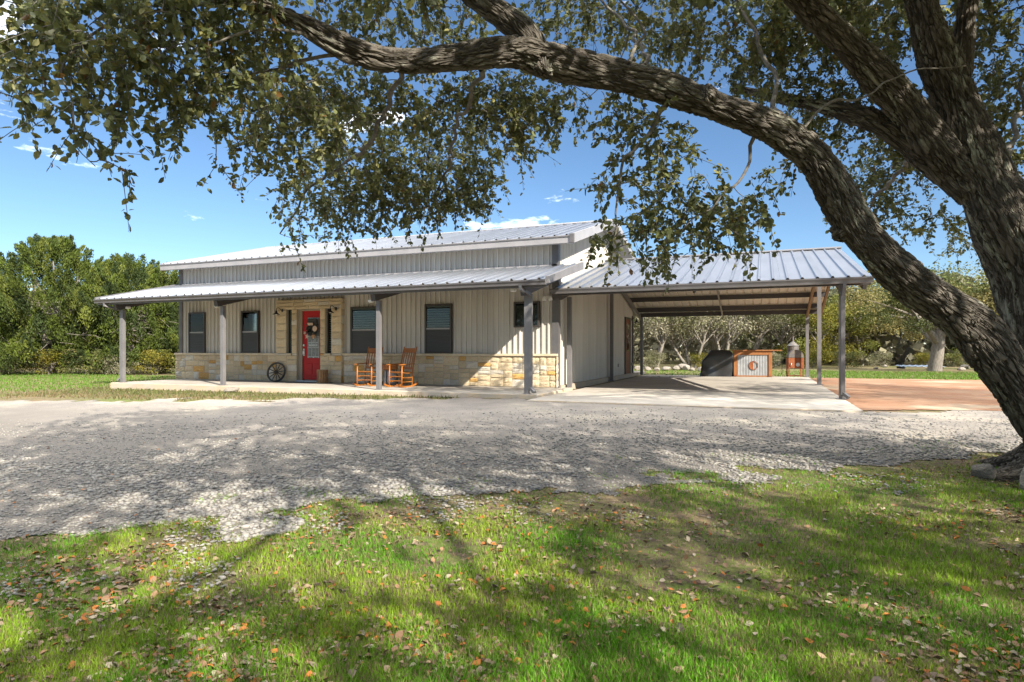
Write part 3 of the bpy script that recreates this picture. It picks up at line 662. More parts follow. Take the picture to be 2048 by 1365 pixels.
MB().lathe([(0.02, -0.012), (0.08, -0.006), (0.085, 0.006), (0.02, 0.012)], 14).build('flower', M['pale'], wr, loc=(0.15, -0.10, 0.03), rot=(R(90), 0, 0))
def star_mesh(mb, c, r, rot=0.0, th=0.012):
    p = [(c[0] + (r if i % 2 == 0 else r * 0.42) * math.sin(i * math.pi / 5 + rot), c[2] + (r if i % 2 == 0 else r * 0.42) * math.cos(i * math.pi / 5 + rot)) for i in range(10)]
    mb.add([(x, c[1], z_) for x, z_ in p] + [(x, c[1] + th, z_) for x, z_ in p], [tuple(range(10)), tuple(range(10, 20))] + [(i, (i + 1) % 10, 10 + (i + 1) % 10, 10 + i) for i in range(10)]); return mb
star_mesh(MB(), (-0.14, -0.10, -0.20), 0.085, 0.2).build('star', M['pale'], wr); star_mesh(MB(), (0.09, -0.10, -0.19), 0.09, -0.2).build('star', M['tan_star'], wr)
star_mesh(MB(), (-0.24, -0.08, -0.09), 0.06, 0.4).build('star', M['pale'], wr)

# wagon wheel leaning on the stone
wh = thing('wagon_wheel', 'weathered wooden wagon wheel leaning against the stone wainscot', 'wheel', (-8.78, -0.40, 0.0))
wr_ = 0.30
tilt = Euler((R(-14), 0, R(10))).to_matrix()
def wp(x, y, z_): return tilt @ Vector((x, y, z_))
def wring(r0, r1, y0, y1, name, m):
    mb = MB(); n = 40; vs = []
    for r, y in ((r0, y0), (r1, y0), (r1, y1), (r0, y1)):
        for k in range(n): t = 2 * math.pi * k / n; vs.append(wp(r * math.cos(t), y, wr_ + r * math.sin(t)))
    fs = [(q * n + k, q * n + (k + 1) % n, ((q + 1) % 4) * n + (k + 1) % n, ((q + 1) % 4) * n + k) for q in range(4) for k in range(n)]
    mb.add(vs, fs); return mb.build(name, m, wh)
wring(0.262, 0.293, -0.022, 0.022, 'felloe', M['oldwood']); wring(0.2935, 0.302, -0.024, 0.024, 'iron_tyre', M['black_metal'])
for k in range(12):
    t = 2 * math.pi * (k + 0.3) / 12
    MB().tube([wp(0.05 * math.cos(t), 0, wr_ + 0.05 * math.sin(t)), wp(0.16 * math.cos(t), 0, wr_ + 0.16 * math.sin(t)), wp(0.268 * math.cos(t), 0, wr_ + 0.268 * math.sin(t))], [0.011, 0.014, 0.010], 8).build('spoke', M['oldwood'], wh)
MB().tube([wp(0, -0.09, wr_), wp(0, -0.06, wr_), wp(0, 0.0, wr_), wp(0, 0.06, wr_)], [0.032, 0.045, 0.058, 0.042], 16).build('hub', M['oldwood'], wh)

# log stool
stp = thing('log_stool', 'short upright log stool with pale cut top beside red door', 'stool', (-6.98, -0.44, 0.0))
pts = MB(); n_ = 22; rr0 = [0.15 * (1 + 0.06 * math.sin(3 * k) + rnd.uniform(-.05, .05)) for k in range(n_)]; vs = []
for z_, s in ((0, 1.06), (0.05, 1.0), (0.2, 0.97), (0.38, 0.99)):
    for k in range(n_): t = 2 * math.pi * k / n_; vs.append((rr0[k] * s * math.cos(t), rr0[k] * s * math.sin(t), z_))
pts.add(vs, [(r * n_ + k, r * n_ + (k + 1) % n_, (r + 1) * n_ + (k + 1) % n_, (r + 1) * n_ + k) for r in range(3) for k in range(n_)] + [tuple(range(n_))[::-1]])
pts.build('trunk', M['stump_bark'], stp)
MB().add([(rr0[k] * 0.985 * math.cos(2 * math.pi * k / n_), rr0[k] * 0.985 * math.sin(2 * math.pi * k / n_), z_) for z_ in (0.36, 0.388) for k in range(n_)],
         [tuple(range(n_, 2 * n_))] + [(k, (k + 1) % n_, n_ + (k + 1) % n_, n_ + k) for k in range(n_)]).build('cut_top', M['stump_top'], stp)
tag(structure(MB().box(-8.2, -7.3, -0.62, -0.26, 0.0, 0.014, bev=0.004).build('doormat', M['mat_rug'])), 'flat grey doormat in front of the red door', 'doormat')
bpy.data.objects['doormat'].pop('kind', None)

# rocking chairs: front is -y of the chair
def rocking_chair(loc, rotz, label, lean=0.0):
    t = thing('rocking_chair', label, 'chair', loc, rotz, 'wooden rocking chairs on the porch')
    m = M['honey']; w = 0.26; t.scale = (0.85, 0.85, 0.92)
    for s in (-1, 1):
        x = s * w
        pr = [(x, -0.46, 0.085), (x, -0.33, 0.035), (x, -0.12, 0.012), (x, 0.12, 0.016), (x, 0.33, 0.06), (x, 0.46, 0.12)]
        rk = MB(); 
        for i in range(5): rk.bar(pr[i], pr[i + 1], 0.032, 0.045)
        rk.build('rocker', m, t)
        MB().tube([(x, -0.25, 0.03), (x, -0.245, 0.3), (x, -0.235, 0.62)], [0.02, 0.024, 0.02], 10).build('front_leg', m, t, smooth=True)
        MB().tube([(x, 0.20, 0.03), (x, 0.21, 0.40), (x, 0.30, 0.80), (x, 0.40, 1.10), (x, 0.415, 1.14)], [0.02, 0.024, 0.022, 0.019, 0.012], 10).build('back_post', m, t, smooth=True)
        MB().bar((x * 1.04, -0.34, 0.632), (x * 1.0, 0.27, 0.655), 0.085, 0.025).build('arm', m, t)
        for z_ in (0.15, 0.27): MB().tube([(x, -0.247, z_), (x, 0.205, z_)], 0.012, 8).build('rung', m, t)
    for y, z_ in ((-0.247, 0.18), (-0.247, 0.30), (0.205, 0.22)): MB().tube([(-w, y, z_), (w, y, z_)], 0.012, 8).build('rung', m, t)
    for i in range(8):
        y = -0.25 + i * 0.058; z_ = 0.425 - 0.03 * math.sin(i / 7 * math.pi) - 0.01 * i / 7
        MB().box(-w - 0.01, w + 0.01, y, y + 0.052, z_ - 0.012, z_ + 0.010, bev=0.004).build('seat_slat', m, t)
    MB().bar((-w, 0.385, 1.03), (w, 0.385, 1.03), 0.025, 0.13, up=(0, 0.3, 1)).build('crest_rail', m, t)
    MB().bar((-w, 0.235, 0.52), (w, 0.235, 0.52), 0.025, 0.06, up=(0, 0.2, 1)).build('lower_rail', m, t)
    for i in range(5):
        x = -0.19 + i * 0.095
        sl = MB(); a = [(x, 0.238, 0.52), (x, 0.292, 0.76), (x, 0.375, 1.0)]
        for k in range(2): sl.bar(a[k], a[k + 1], 0.034, 0.012, up=(0, 1, 0.3))
        sl.build('back_slat', m, t)
    return t
rocking_chair((-4.98, -1.02, 0.0), R(2), 'honey wood rocking chair behind the porch post, nearest the red door')
rocking_chair((-3.90, -1.12, 0.0), R(-12), 'honey wood rocking chair turned sideways below the window right of post')
tb = thing('side_table', 'small orange wood side table on a grey metal drum between rocking chairs', 'table', (-4.55, -0.66, 0.0))
MB().lathe([(0.24, 0.0), (0.25, 0.01), (0.25, 0.03), (0.24, 0.04)], 26, (0, 0, 0.53)).lathe([(0.20, 0.43), (0.22, 0.44), (0.22, 0.53), (0.20, 0.531)], 26).build('top', M['honey'], tb)
MB().lathe([(0.15, 0.0), (0.17, 0.02), (0.172, 0.20), (0.16, 0.22), (0.155, 0.36), (0.13, 0.42), (0.12, 0.43)], 24).build('drum', M['galv'], tb, smooth=True)
for k in range(3):
    t = k * 2.1 + 0.6; MB().tube([(0.2 * math.cos(t), 0.2 * math.sin(t), 0.0), (0.2 * math.cos(t), 0.2 * math.sin(t), 0.2), (0.17 * math.cos(t), 0.17 * math.sin(t), 0.44)], 0.012, 8).build('leg', M['black_metal'], tb)

# ------------------------------------------------------------------ things at the back of the carport
yaw_ = R(6)
gr = thing('covered_grill', 'barbecue grill hidden under a wrinkled black vinyl cover', 'grill cover', (3.15, 10.35, -0.062), yaw_)
nx, nz = 40, 22; vs = []; fs = []
def cover(u, w):      # u round the box 0..1, w up 0..1
    hw, hd = 0.56, 0.32; P = u * 4; k = int(P) % 4; f = P - int(P); cs_ = [(-hw, -hd), (hw, -hd), (hw, hd), (-hw, hd)]
    x = cs_[k][0] * (1 - f) + cs_[(k + 1) % 4][0] * f; y = cs_[k][1] * (1 - f) + cs_[(k + 1) % 4][1] * f
    h = 1.02 - 0.30 * max(0, -(x + 0.30)) / 0.26
    fl = 1 + 0.09 * (1 - w) * math.sin(u * 38) + 0.05 * math.sin(u * 17 + w * 5) + 0.035 * math.sin(w * 9 + u * 23)
    top = 1.0 if w < 0.7 else 1 - ((w - 0.7) / 0.3) ** 2 * 0.22
    return (x * fl * top, y * fl * top, h * w)
for j in range(nz + 1):
    for i in range(nx * 2): vs.append(cover(i / (nx * 2), j / nz))
N2 = nx * 2
for j in range(nz):
    for i in range(N2): fs.append((j * N2 + i, j * N2 + (i + 1) % N2, (j + 1) * N2 + (i + 1) % N2, (j + 1) * N2 + i))
fs.append(tuple(nz * N2 + i for i in range(N2)))
MB().add(vs, fs).build('cover', M['tarp'], gr, smooth=True)
MB().box(-0.5, 0.5, -0.28, 0.28, 0.0, 0.68).build('grill_body', M['steel'], gr)

cb = thing('bar_cabinet', 'orange framed outdoor bar faced with corrugated metal and ring emblem', 'bar', (4.42, 10.62, -0.062), yaw_)
for x in (-0.68, 0.56): MB().box(x, x + 0.12, -0.34, -0.28, 0.0, 0.98, bev=0.006).build('frame_post', M['cedar'], cb)
MB().box(-0.56, 0.56, -0.338, -0.28, 0.83, 0.98, bev=0.006).build('frame_rail', M['cedar'], cb); MB().box(-0.56, 0.56, -0.338, -0.28, 0.0, 0.05, bev=0.006).build('frame_rail', M['cedar'], cb)
for x in (-0.66, 0.64): MB().box(x, x + 0.02, -0.27, 0.34, 0.0, 0.96).build('side_board', M['cedar'], cb)
MB().box(-0.74, 1.02, -0.40, 0.42, 0.98, 1.025, bev=0.008).build('counter_top', M['cedar'], cb)
cp = MB(); nn = 120; vs = [(-0.56 + 1.12 * i / nn, -0.30 + 0.012 * math.cos(i / nn * 2 * math.pi * 20), z_) for z_ in (0.05, 0.83) for i in range(nn + 1)]
cp.add(vs, [(i, i + 1, nn + 2 + i, nn + 1 + i) for i in range(nn)]); cp.build('corrugated_panel', M['galv'], cb)
em = MB().tube([(0.02 + 0.15 * math.cos(t), -0.325, 0.43 + 0.16 * math.sin(t)) for t in np.linspace(0, 2 * math.pi, 33)], 0.014, 6)
half = [(0.02 + 0.15 * math.cos(t), 0.43 + 0.16 * math.sin(t)) for t in np.linspace(math.pi / 2, 1.5 * math.pi, 15)]
em.add([(x, -0.33, z_) for x, z_ in half] + [(x, -0.318, z_) for x, z_ in half], [tuple(range(15)), tuple(range(15, 30))[::-1]] + [(i, (i + 1) % 15, 15 + (i + 1) % 15, 15 + i) for i in range(15)])
em.build('ring_emblem', M['rust'], cb)
for x in (-0.62, 0.60): MB().box(x - 0.05, x + 0.05, -0.38, -0.34, 0.03, 0.07).build('foot_bracket', M['rust'], cb)

sm = thing('smoker', 'rusty barrel smoker with domed hood and grey chimney beside carport post', 'smoker', (5.95, 11.15, -0.10), R(8))
MB().box(-0.27, 0.27, -0.25, 0.25, 0.36, 0.76, bev=0.01).build('firebox', M['rust'], sm)
hood = [(0.27 * math.cos(t), 0.77 + 0.30 * math.sin(t)) for t in np.linspace(0, math.pi, 15)]
MB().add([(x, -0.25, z_) for x, z_ in hood] + [(x, 0.25, z_) for x, z_ in hood], [tuple(range(15)), tuple(range(15, 30))[::-1]] + [(i, (i + 1) % 15, 15 + (i + 1) % 15, 15 + i) for i in range(15)]).build('hood', M['soot'], sm)
MB().lathe([(0.21, 0.0), (0.21, 0.30), (0.23, 0.30), (0.05, 0.46), (0.03, 0.47)], 20, (-0.02, 0.30, 0.92)).build('chimney_housing', M['soot'], sm)
MB().lathe([(0.035, 0.0), (0.035, 0.20), (0.06, 0.20), (0.06, 0.215)], 12, (-0.02, 0.30, 1.38)).build('flue', M['soot'], sm)
for x in (-0.25, 0.25):
    for y in (-0.22, 0.22): MB().box(x - 0.022, x + 0.022, y - 0.022, y + 0.022, 0.0, 0.36).build('leg', M['rust'], sm)
MB().box(-0.25, 0.25, -0.22, 0.22, 0.07, 0.09).build('shelf', M['rust'], sm)
MB().lathe([(0.07, -0.012), (0.075, 0.0), (0.07, 0.012)], 18).build('draft_wheel', M['galv'], sm, loc=(0.05, -0.27, 0.5), rot=(R(90), 0, 0))
MB().tube([(-0.18, -0.28, 0.45), (-0.18, -0.30, 0.5), (-0.18, -0.28, 0.55)], 0.012, 8).build('door_handle', M['galv'], sm)
hk = thing('plant_hanger', 'tall black shepherd hook plant hanger standing behind the smoker', 'hanger', (5.55, 13.4, -0.12))
MB().tube([(0, 0, 0), (0, 0, 1.7), (0.03, 0, 2.0), (0.14, 0, 2.12), (0.28, 0, 2.05), (0.30, 0, 1.9), (0.24, 0, 1.84)], 0.012, 8).build('hook', M['black_metal'], hk, smooth=True)

# ------------------------------------------------------------------ rocks
ORD = ['first', 'second', 'third', 'fourth', 'fifth', 'sixth', 'seventh', 'eighth', 'ninth', 'tenth', 'eleventh', 'twelfth', 'thirteenth']
def rock_mesh(seed, sub=3):
    bm = bmesh.new(); bmesh.ops.create_icosphere(bm, subdivisions=sub, radius=1.0); r = random.Random(seed)
    pl = [Vector((r.gauss(0, 1), r.gauss(0, 1), r.gauss(0, 0.7))).normalized() for _ in range(13)]; of = [r.uniform(0.62, 0.95) for _ in pl]
    for v in bm.verts:
        for n, d in zip(pl, of):
            e = v.co.dot(n) - d
            if e > 0: v.co -= n * e * 0.9
        v.co *= 1 + r.uniform(-0.025, 0.025)
    me = bpy.data.meshes.new('rock'); bm.to_mesh(me); bm.free(); me.materials.append(M['rock']); return me
RM = [rock_mesh(40 + i) for i in range(6)]
def rock(x, y, s, label, group=None, k=0, sink=0.3, sz=0.6, name='rock'):
    o = put(name, RM[k % 6], None, (x, y, float(ground_z(x, y)) + s * sz * (1 - sink)), (0, 0, rnd.uniform(0, 6)), (s, s * rnd.uniform(0.7, 0.95), s * sz)); return tag(o, label, 'rock', group)
rock(6.73, -8.05, 0.14, 'grey limestone rock in the grass just left of the oak trunk', k=0)
rock(6.98, -8.50, 0.19, 'rounded tan rock against the foot of the oak trunk', k=1, sz=0.75)
rock(-8.0, -2.78, 0.22, 'pale flat rock against the front edge of the porch slab', k=2, sz=0.45)
for i, (x, y, s) in enumerate(((-0.64, 16.8, .24), (-0.1, 16.3, .2), (0.25, 17.1, .28), (0.6, 18.3, .26), (0.85, 18.9, .36), (1.15, 18.1, .3), (1.5, 17.3, .2), (1.95, 17.0, .24), (2.45, 17.8, .3), (2.9, 17.4, .2), (3.4, 18.2, .24), (-1.2, 17.2, .26))):
    rock(x, y, s, ['third', 'fourth', 'fifth', 'sixth', 'seventh and largest', 'eighth', 'ninth', 'tenth', 'eleventh', 'twelfth', 'last', 'second'][i] + ' boulder from the house in the border across the back lawn', 'boulders of the back lawn border', i, 0.25, 0.55)
for i in range(8):
    rock(10.3 + i * 1.25 + rnd.random() * 0.6, 22.3 + rnd.random() * 6, rnd.uniform(0.12, 0.3), ORD[i] + ' small grey rock from the carport side, on bare ground under far oak', 'rocks under the far oaks', i, 0.3, 0.5)
bsht = thing('metal_sheet', 'pale blue metal roofing sheet lying under the far oak', 'metal sheet', (12.6, 24.0, -0.05), R(12))
mb = MB(); pfl = ribs(2.2, 0.3, 0.08, 0.03, 0.03); mb.add([(u - 1.1, y, h + 0.12 + 0.06 * (y > 0)) for y in (-0.35, 0.45) for u, h in pfl], [(i, i + 1, len(pfl) + i + 1, len(pfl) + i) for i in range(len(pfl) - 1)])
mb.build('sheet', M['blue_sheet'], bsht); MB().box(-1.0, -0.85, -0.3, 0.4, 0.0, 0.118).box(0.85, 1.0, -0.3, 0.4, 0.0, 0.118).build('bearer', M['oldwood'], bsht)

LIMBS = {
    'main': [(7.59, -7.81, -0.44, 0.587), (7.49, -7.85, -0.17, 0.373), (7.24, -8.01, 0.2, 0.246), (6.98, -8.17, 0.56, 0.217), (6.72, -8.3, 0.94, 0.199), (6.52, -8.41, 1.18, 0.185), (6.14, -8.62, 1.46, 0.172), (5.84, -8.78, 1.72, 0.173), (5.55, -8.97, 2.05, 0.163), (5.27, -9.19, 2.53, 0.138), (5.04, -9.33, 2.72, 0.125), (4.83, -9.48, 2.82, 0.119), (4.45, -9.68, 2.96, 0.126), (4.08, -9.89, 3.09, 0.127), (3.55, -10.21, 3.18, 0.123), (3.26, -10.4, 3.23, 0.129), (3.05, -10.57, 3.25, 0.126), (2.73, -10.87, 3.13, 0.097), (2.49, -11.07, 3.06, 0.087), (2.32, -11.25, 3.03, 0.085), (2.15, -11.43, 3.06, 0.08), (1.96, -11.61, 3.16, 0.058), (1.79, -11.79, 3.22, 0.043), (1.62, -11.97, 3.25, 0.032), (1.35, -12.18, 3.36, 0.022)],
    'fork': [(3.21, -10.44, 3.25, 0.109), (3.13, -10.49, 3.4, 0.116), (2.98, -10.55, 3.54, 0.112), (2.81, -10.6, 3.67, 0.101), (2.62, -10.64, 3.86, 0.09), (2.36, -10.7, 4.17, 0.075), (1.97, -10.74, 4.55, 0.061)],
    'stem': [(7.66, -7.68, -0.23, 0.437), (7.58, -7.66, 0.31, 0.394), (7.39, -7.62, 1.11, 0.354), (7.13, -7.68, 1.84, 0.329), (6.85, -7.68, 2.54, 0.286), (6.66, -7.7, 3.11, 0.215), (6.53, -7.7, 3.55, 0.192), (6.42, -7.69, 3.94, 0.179), (6.3, -7.69, 4.47, 0.155), (6.2, -7.62, 5.24, 0.137), (5.87, -7.54, 6.21, 0.105)],
    'side': [(6.74, -7.7, 2.47, 0.17), (6.4, -7.87, 2.9, 0.165), (6.09, -8.04, 3.32, 0.154), (5.84, -8.2, 3.58, 0.148), (5.59, -8.36, 3.82, 0.142), (5.21, -8.62, 4.17, 0.125), (4.93, -8.89, 4.4, 0.099), (4.64, -9.12, 4.74, 0.071)],
    'low': [(6.65, -7.76, 2.49, 0.136), (6.45, -7.79, 2.72, 0.132), (6.19, -7.84, 2.98, 0.118), (5.87, -7.87, 3.24, 0.105), (5.54, -7.78, 3.44, 0.083), (5.08, -7.54, 3.71, 0.06), (4.53, -7.33, 3.99, 0.041)],
    'rfork': [(6.59, -7.68, 3.48, 0.113), (6.67, -7.59, 3.94, 0.094), (6.74, -7.51, 4.47, 0.085), (6.84, -7.47, 5.07, 0.07)],
    'b1': [(4.15, -9.8, 3.0, 0.053), (3.97, -9.82, 2.73, 0.037), (3.77, -9.85, 2.58, 0.029), (3.73, -9.87, 2.29, 0.021), (3.69, -9.94, 1.95, 0.014), (3.66, -10.0, 1.78, 0.008)],
    'b2': [(4.79, -9.44, 2.77, 0.037), (4.72, -9.47, 2.5, 0.027), (4.54, -9.59, 2.26, 0.021), (4.34, -9.68, 2.03, 0.014), (4.16, -9.74, 1.83, 0.008)],
    'b3': [(2.85, -10.71, 3.09, 0.042), (2.41, -10.14, 3.06, 0.035), (1.96, -9.46, 3.02, 0.035), (1.57, -8.75, 3.05, 0.031), (1.2, -8.47, 2.76, 0.021)],
    'b4': [(2.39, -11.11, 3.0, 0.044), (1.78, -10.39, 3.01, 0.039), (0.86, -9.47, 3.04, 0.043), (-0.0, -9.06, 2.97, 0.038), (-0.42, -9.02, 2.66, 0.027), (-0.66, -9.01, 2.38, 0.015)],
    'b5': [(2.15, -11.43, 3.01, 0.038), (1.79, -11.47, 3.02, 0.028), (1.42, -11.51, 2.96, 0.022), (1.12, -11.63, 2.74, 0.016), (0.9, -11.83, 2.56, 0.011)],
    'b6': [(1.56, -11.99, 3.22, 0.029), (1.35, -12.18, 3.1, 0.022), (1.17, -12.47, 2.88, 0.018), (1.08, -12.62, 2.56, 0.013), (1.24, -12.66, 2.23, 0.01), (1.34, -12.62, 2.01, 0.006)],
    'b7': [(4.97, -9.31, 2.87, 0.05), (4.91, -8.9, 3.45, 0.041), (4.72, -8.44, 4.16, 0.039), (4.54, -8.08, 4.74, 0.037), (4.4, -7.82, 5.24, 0.027)],
    'b8': [(3.95, -9.94, 3.26, 0.04), (3.78, -9.47, 3.72, 0.033), (3.51, -9.04, 4.21, 0.029), (3.2, -8.84, 4.62, 0.025)],
    'b10': [(6.29, -7.91, 2.95, 0.073), (6.23, -7.07, 2.94, 0.055), (6.16, -6.24, 2.87, 0.037), (6.11, -5.82, 2.71, 0.019)],
    'b12': [(5.12, -9.25, 2.79, 0.034), (5.3, -8.96, 3.08, 0.024), (5.71, -8.68, 3.27, 0.02), (6.11, -8.42, 3.5, 0.016), (6.55, -8.24, 3.52, 0.009)],
    'b13': [(3.81, -10.05, 3.2, 0.036), (3.86, -9.65, 3.7, 0.026), (3.6, -9.44, 4.13, 0.02)],
    'b14': [(2.02, -11.53, 3.09, 0.027), (1.88, -11.76, 3.08, 0.018), (1.61, -12.08, 2.95, 0.014), (1.35, -12.29, 2.77, 0.009)],
    'b11': [(7.0, -7.62, 2.76, 0.063), (7.37, -6.82, 3.52, 0.053), (7.63, -6.29, 4.35, 0.045)],
}
BLOBS = [
    (0.89, -12.69, 2.82, 0.32, 0.26, 0.43), (1.27, -12.54, 2.68, 0.35, 0.32, 0.44), (1.0, -12.76, 2.38, 0.23, 0.17, 0.41), (1.26, -12.65, 2.18, 0.2, 0.14, 0.4),
    (1.38, -12.6, 1.97, 0.08, 0.08, 0.37), (1.35, -12.18, 2.88, 0.38, 0.31, 0.44), (1.35, -12.18, 2.51, 0.28, 0.22, 0.42), (1.32, -12.3, 2.25, 0.15, 0.08, 0.39),
    (1.55, -11.78, 3.06, 0.41, 0.31, 0.45), (1.52, -11.79, 2.62, 0.31, 0.2, 0.43), (1.05, -11.66, 2.38, 0.07, 0.16, 0.37), (1.0, -11.14, 2.58, 0.28, 0.2, 0.42),
    (1.22, -11.05, 3.06, 0.4, 0.4, 0.45), (0.86, -10.66, 2.54, 0.24, 0.18, 0.41), (1.19, -10.52, 2.96, 0.4, 0.4, 0.45), (1.02, -12.21, 3.19, 0.84, 0.19, 0.56),
    (0.09, -8.81, 2.96, 0.54, 0.48, 0.49), (-0.25, -8.95, 2.54, 0.36, 0.3, 0.44), (-0.42, -9.02, 2.23, 0.13, 0.17, 0.38), (0.54, -8.63, 2.78, 0.54, 0.42, 0.49),
    (1.04, -8.42, 3.08, 0.61, 0.54, 0.5), (1.21, -8.36, 2.72, 0.42, 0.27, 0.46), (1.6, -8.2, 3.2, 0.36, 0.48, 0.44), (0.62, -9.14, 3.22, 0.56, 0.45, 0.49),
    (0.2, -8.76, 2.42, 0.27, 0.17, 0.42), (1.63, -8.18, 2.72, 0.15, 0.27, 0.39), (0.85, -8.5, 2.48, 0.45, 0.15, 0.46), (1.13, -10.01, 3.38, 0.53, 0.34, 0.48),
    (1.8, -9.73, 3.29, 0.58, 0.29, 0.5), (2.38, -9.5, 3.24, 0.53, 0.29, 0.48), (2.72, -9.14, 3.32, 0.4, 0.28, 0.45), (2.42, -8.94, 3.12, 0.26, 0.13, 0.42),
    (3.02, -9.02, 3.37, 0.23, 0.18, 0.41), (1.85, -9.72, 4.16, 0.68, 0.29, 0.52), (3.01, -8.7, 4.43, 0.63, 0.31, 0.51), (1.52, -10.39, 3.94, 0.36, 0.22, 0.44),
    (2.47, -9.46, 3.38, 0.48, 0.24, 0.47), (3.66, -9.73, 3.04, 0.21, 0.15, 0.4), (3.9, -9.64, 2.8, 0.34, 0.24, 0.44), (3.7, -9.82, 2.35, 0.17, 0.19, 0.39),
    (4.07, -9.67, 2.43, 0.34, 0.23, 0.43), (4.27, -9.6, 2.1, 0.38, 0.21, 0.44), (3.92, -9.74, 2.06, 0.25, 0.21, 0.41), (4.54, -9.48, 2.1, 0.29, 0.19, 0.42),
    (3.76, -9.91, 1.91, 0.16, 0.12, 0.39), (3.75, -10.02, 1.71, 0.09, 0.1, 0.37), (4.16, -9.74, 1.83, 0.29, 0.12, 0.42), (4.73, -9.41, 1.97, 0.21, 0.13, 0.4),
    (4.51, -9.61, 1.83, 0.25, 0.08, 0.41), (4.97, -8.98, 2.47, 0.18, 0.13, 0.39), (4.16, -9.86, 1.67, 0.12, 0.06, 0.38), (3.58, -10.09, 1.81, 0.07, 0.05, 0.37),
    (3.74, -8.41, 4.37, 0.68, 0.31, 0.52), (4.46, -8.11, 4.27, 0.68, 0.37, 0.52), (4.95, -7.92, 3.9, 0.52, 0.39, 0.48), (5.29, -7.78, 4.32, 0.52, 0.39, 0.48),
    (5.68, -7.62, 3.85, 0.52, 0.42, 0.48), (5.43, -7.18, 3.51, 0.51, 0.28, 0.48), (6.0, -6.95, 4.58, 0.62, 0.4, 0.51), (6.35, -5.73, 3.35, 0.58, 0.45, 0.5),
    (6.11, -5.82, 2.9, 0.45, 0.32, 0.46), (6.95, -5.48, 2.64, 0.45, 0.29, 0.46), (7.1, -6.5, 4.58, 0.51, 0.45, 0.48), (7.36, -6.39, 3.9, 0.4, 0.51, 0.45),
    (7.43, -5.83, 3.38, 0.48, 0.48, 0.47), (6.53, -6.73, 3.51, 0.34, 0.34, 0.43), (7.48, -4.19, 2.42, 0.36, 0.2, 0.44), (6.18, -7.3, 3.31, 0.32, 0.37, 0.43),
    (7.71, -5.71, 2.66, 0.36, 0.36, 0.44), (6.41, -5.7, 2.64, 0.52, 0.16, 0.48),
]

# ------------------------------------------------------------------ the big live oak
def bark_material(name, base, furrow, lichen, disp=0.024, scale=26.0):
    m = bpy.data.materials.new(name); m.use_nodes = True; n = m.node_tree.nodes; l = m.node_tree.links; b = n['Principled BSDF']
    b.inputs['Roughness'].default_value = 0.95; b.inputs['Specular IOR Level'].default_value = 0.15
    a = n.new('ShaderNodeAttribute'); a.attribute_name = 'bk'
    nd = n.new('ShaderNodeTexNoise'); nd.inputs['Scale'].default_value = 9; nd.inputs['Detail'].default_value = 3
    l.new(a.outputs['Vector'], nd.inputs['Vector'])
    sub = n.new('ShaderNodeVectorMath'); sub.operation = 'SCALE'; sub.inputs['Scale'].default_value = 0.13; l.new(nd.outputs['Color'], sub.inputs[0])
    ad = n.new('ShaderNodeVectorMath'); ad.operation = 'ADD'; l.new(a.outputs['Vector'], ad.inputs[0]); l.new(sub.outputs[0], ad.inputs[1])
    v = n.new('ShaderNodeTexVoronoi'); v.feature = 'DISTANCE_TO_EDGE'; v.inputs['Scale'].default_value = scale; l.new(ad.outputs[0], v.inputs['Vector'])
    vr = n.new('ShaderNodeMapRange'); vr.inputs[1].default_value = 0.0; vr.inputs[2].default_value = 0.12; vr.inputs[3].default_value = 0.45; l.new(v.outputs['Distance'], vr.inputs[0])
    rn = n.new('ShaderNodeTexNoise'); rn.inputs['Scale'].default_value = scale * 0.75; rn.inputs['Detail'].default_value = 3; rn.inputs['Roughness'].default_value = 0.55; rn.inputs['Distortion'].default_value = 0.35; l.new(a.outputs['Vector'], rn.inputs['Vector'])
    rs = n.new('ShaderNodeMath'); rs.operation = 'SUBTRACT'; rs.inputs[1].default_value = 0.5; l.new(rn.outputs[0], rs.inputs[0])
    ra = n.new('ShaderNodeMath'); ra.operation = 'ABSOLUTE'; l.new(rs.outputs[0], ra.inputs[0])
    rm = n.new('ShaderNodeMapRange'); rm.inputs[1].default_value = 0.005; rm.inputs[2].default_value = 0.085; rm.interpolation_type = 'SMOOTHSTEP'; l.new(ra.outputs[0], rm.inputs[0])
    r = n.new('ShaderNodeMath'); r.operation = 'MULTIPLY'; l.new(vr.outputs[0], r.inputs[0]); l.new(rm.outputs[0], r.inputs[1])
    fn = n.new('ShaderNodeTexNoise'); fn.inputs['Scale'].default_value = 45; fn.inputs['Detail'].default_value = 8; fn.inputs['Roughness'].default_value = 0.7; l.new(a.outputs['Vector'], fn.inputs['Vector'])
    h1 = n.new('ShaderNodeMath'); h1.operation = 'MULTIPLY_ADD'; h1.inputs[1].default_value = 0.6; l.new(fn.outputs[0], h1.inputs[0]); l.new(r.outputs[0], h1.inputs[2])
    c1 = mixer(n, l, r.outputs[0], furrow, base)
    c2 = mixer(n, l, noise_fac(n, l, a.outputs['Vector'], 30, 0.40, 0.66), c1, tuple(x * 0.55 for x in base))
    lf = noise_fac(n, l, a.outputs['Vector'], 6.5, 0.54, 0.64, 9, 0.75)
    mm = n.new('ShaderNodeMath'); mm.operation = 'MULTIPLY'; l.new(lf, mm.inputs[0]); l.new(r.outputs[0], mm.inputs[1])
    l.new(mixer(n, l, mm.outputs[0], c2, lichen), b.inputs['Base Color'])
    ds = n.new('ShaderNodeDisplacement'); ds.inputs['Scale'].default_value = disp; ds.inputs['Midlevel'].default_value = 0.8
    l.new(h1.outputs[0], ds.inputs['Height']); l.new(ds.outputs[0], n['Material Output'].inputs['Displacement'])
    m.displacement_method = 'BOTH'
    return m
M['bark'] = bark_material('live_oak_bark', (0.145, 0.128, 0.105), (0.024, 0.020, 0.015), (0.30, 0.31, 0.24))
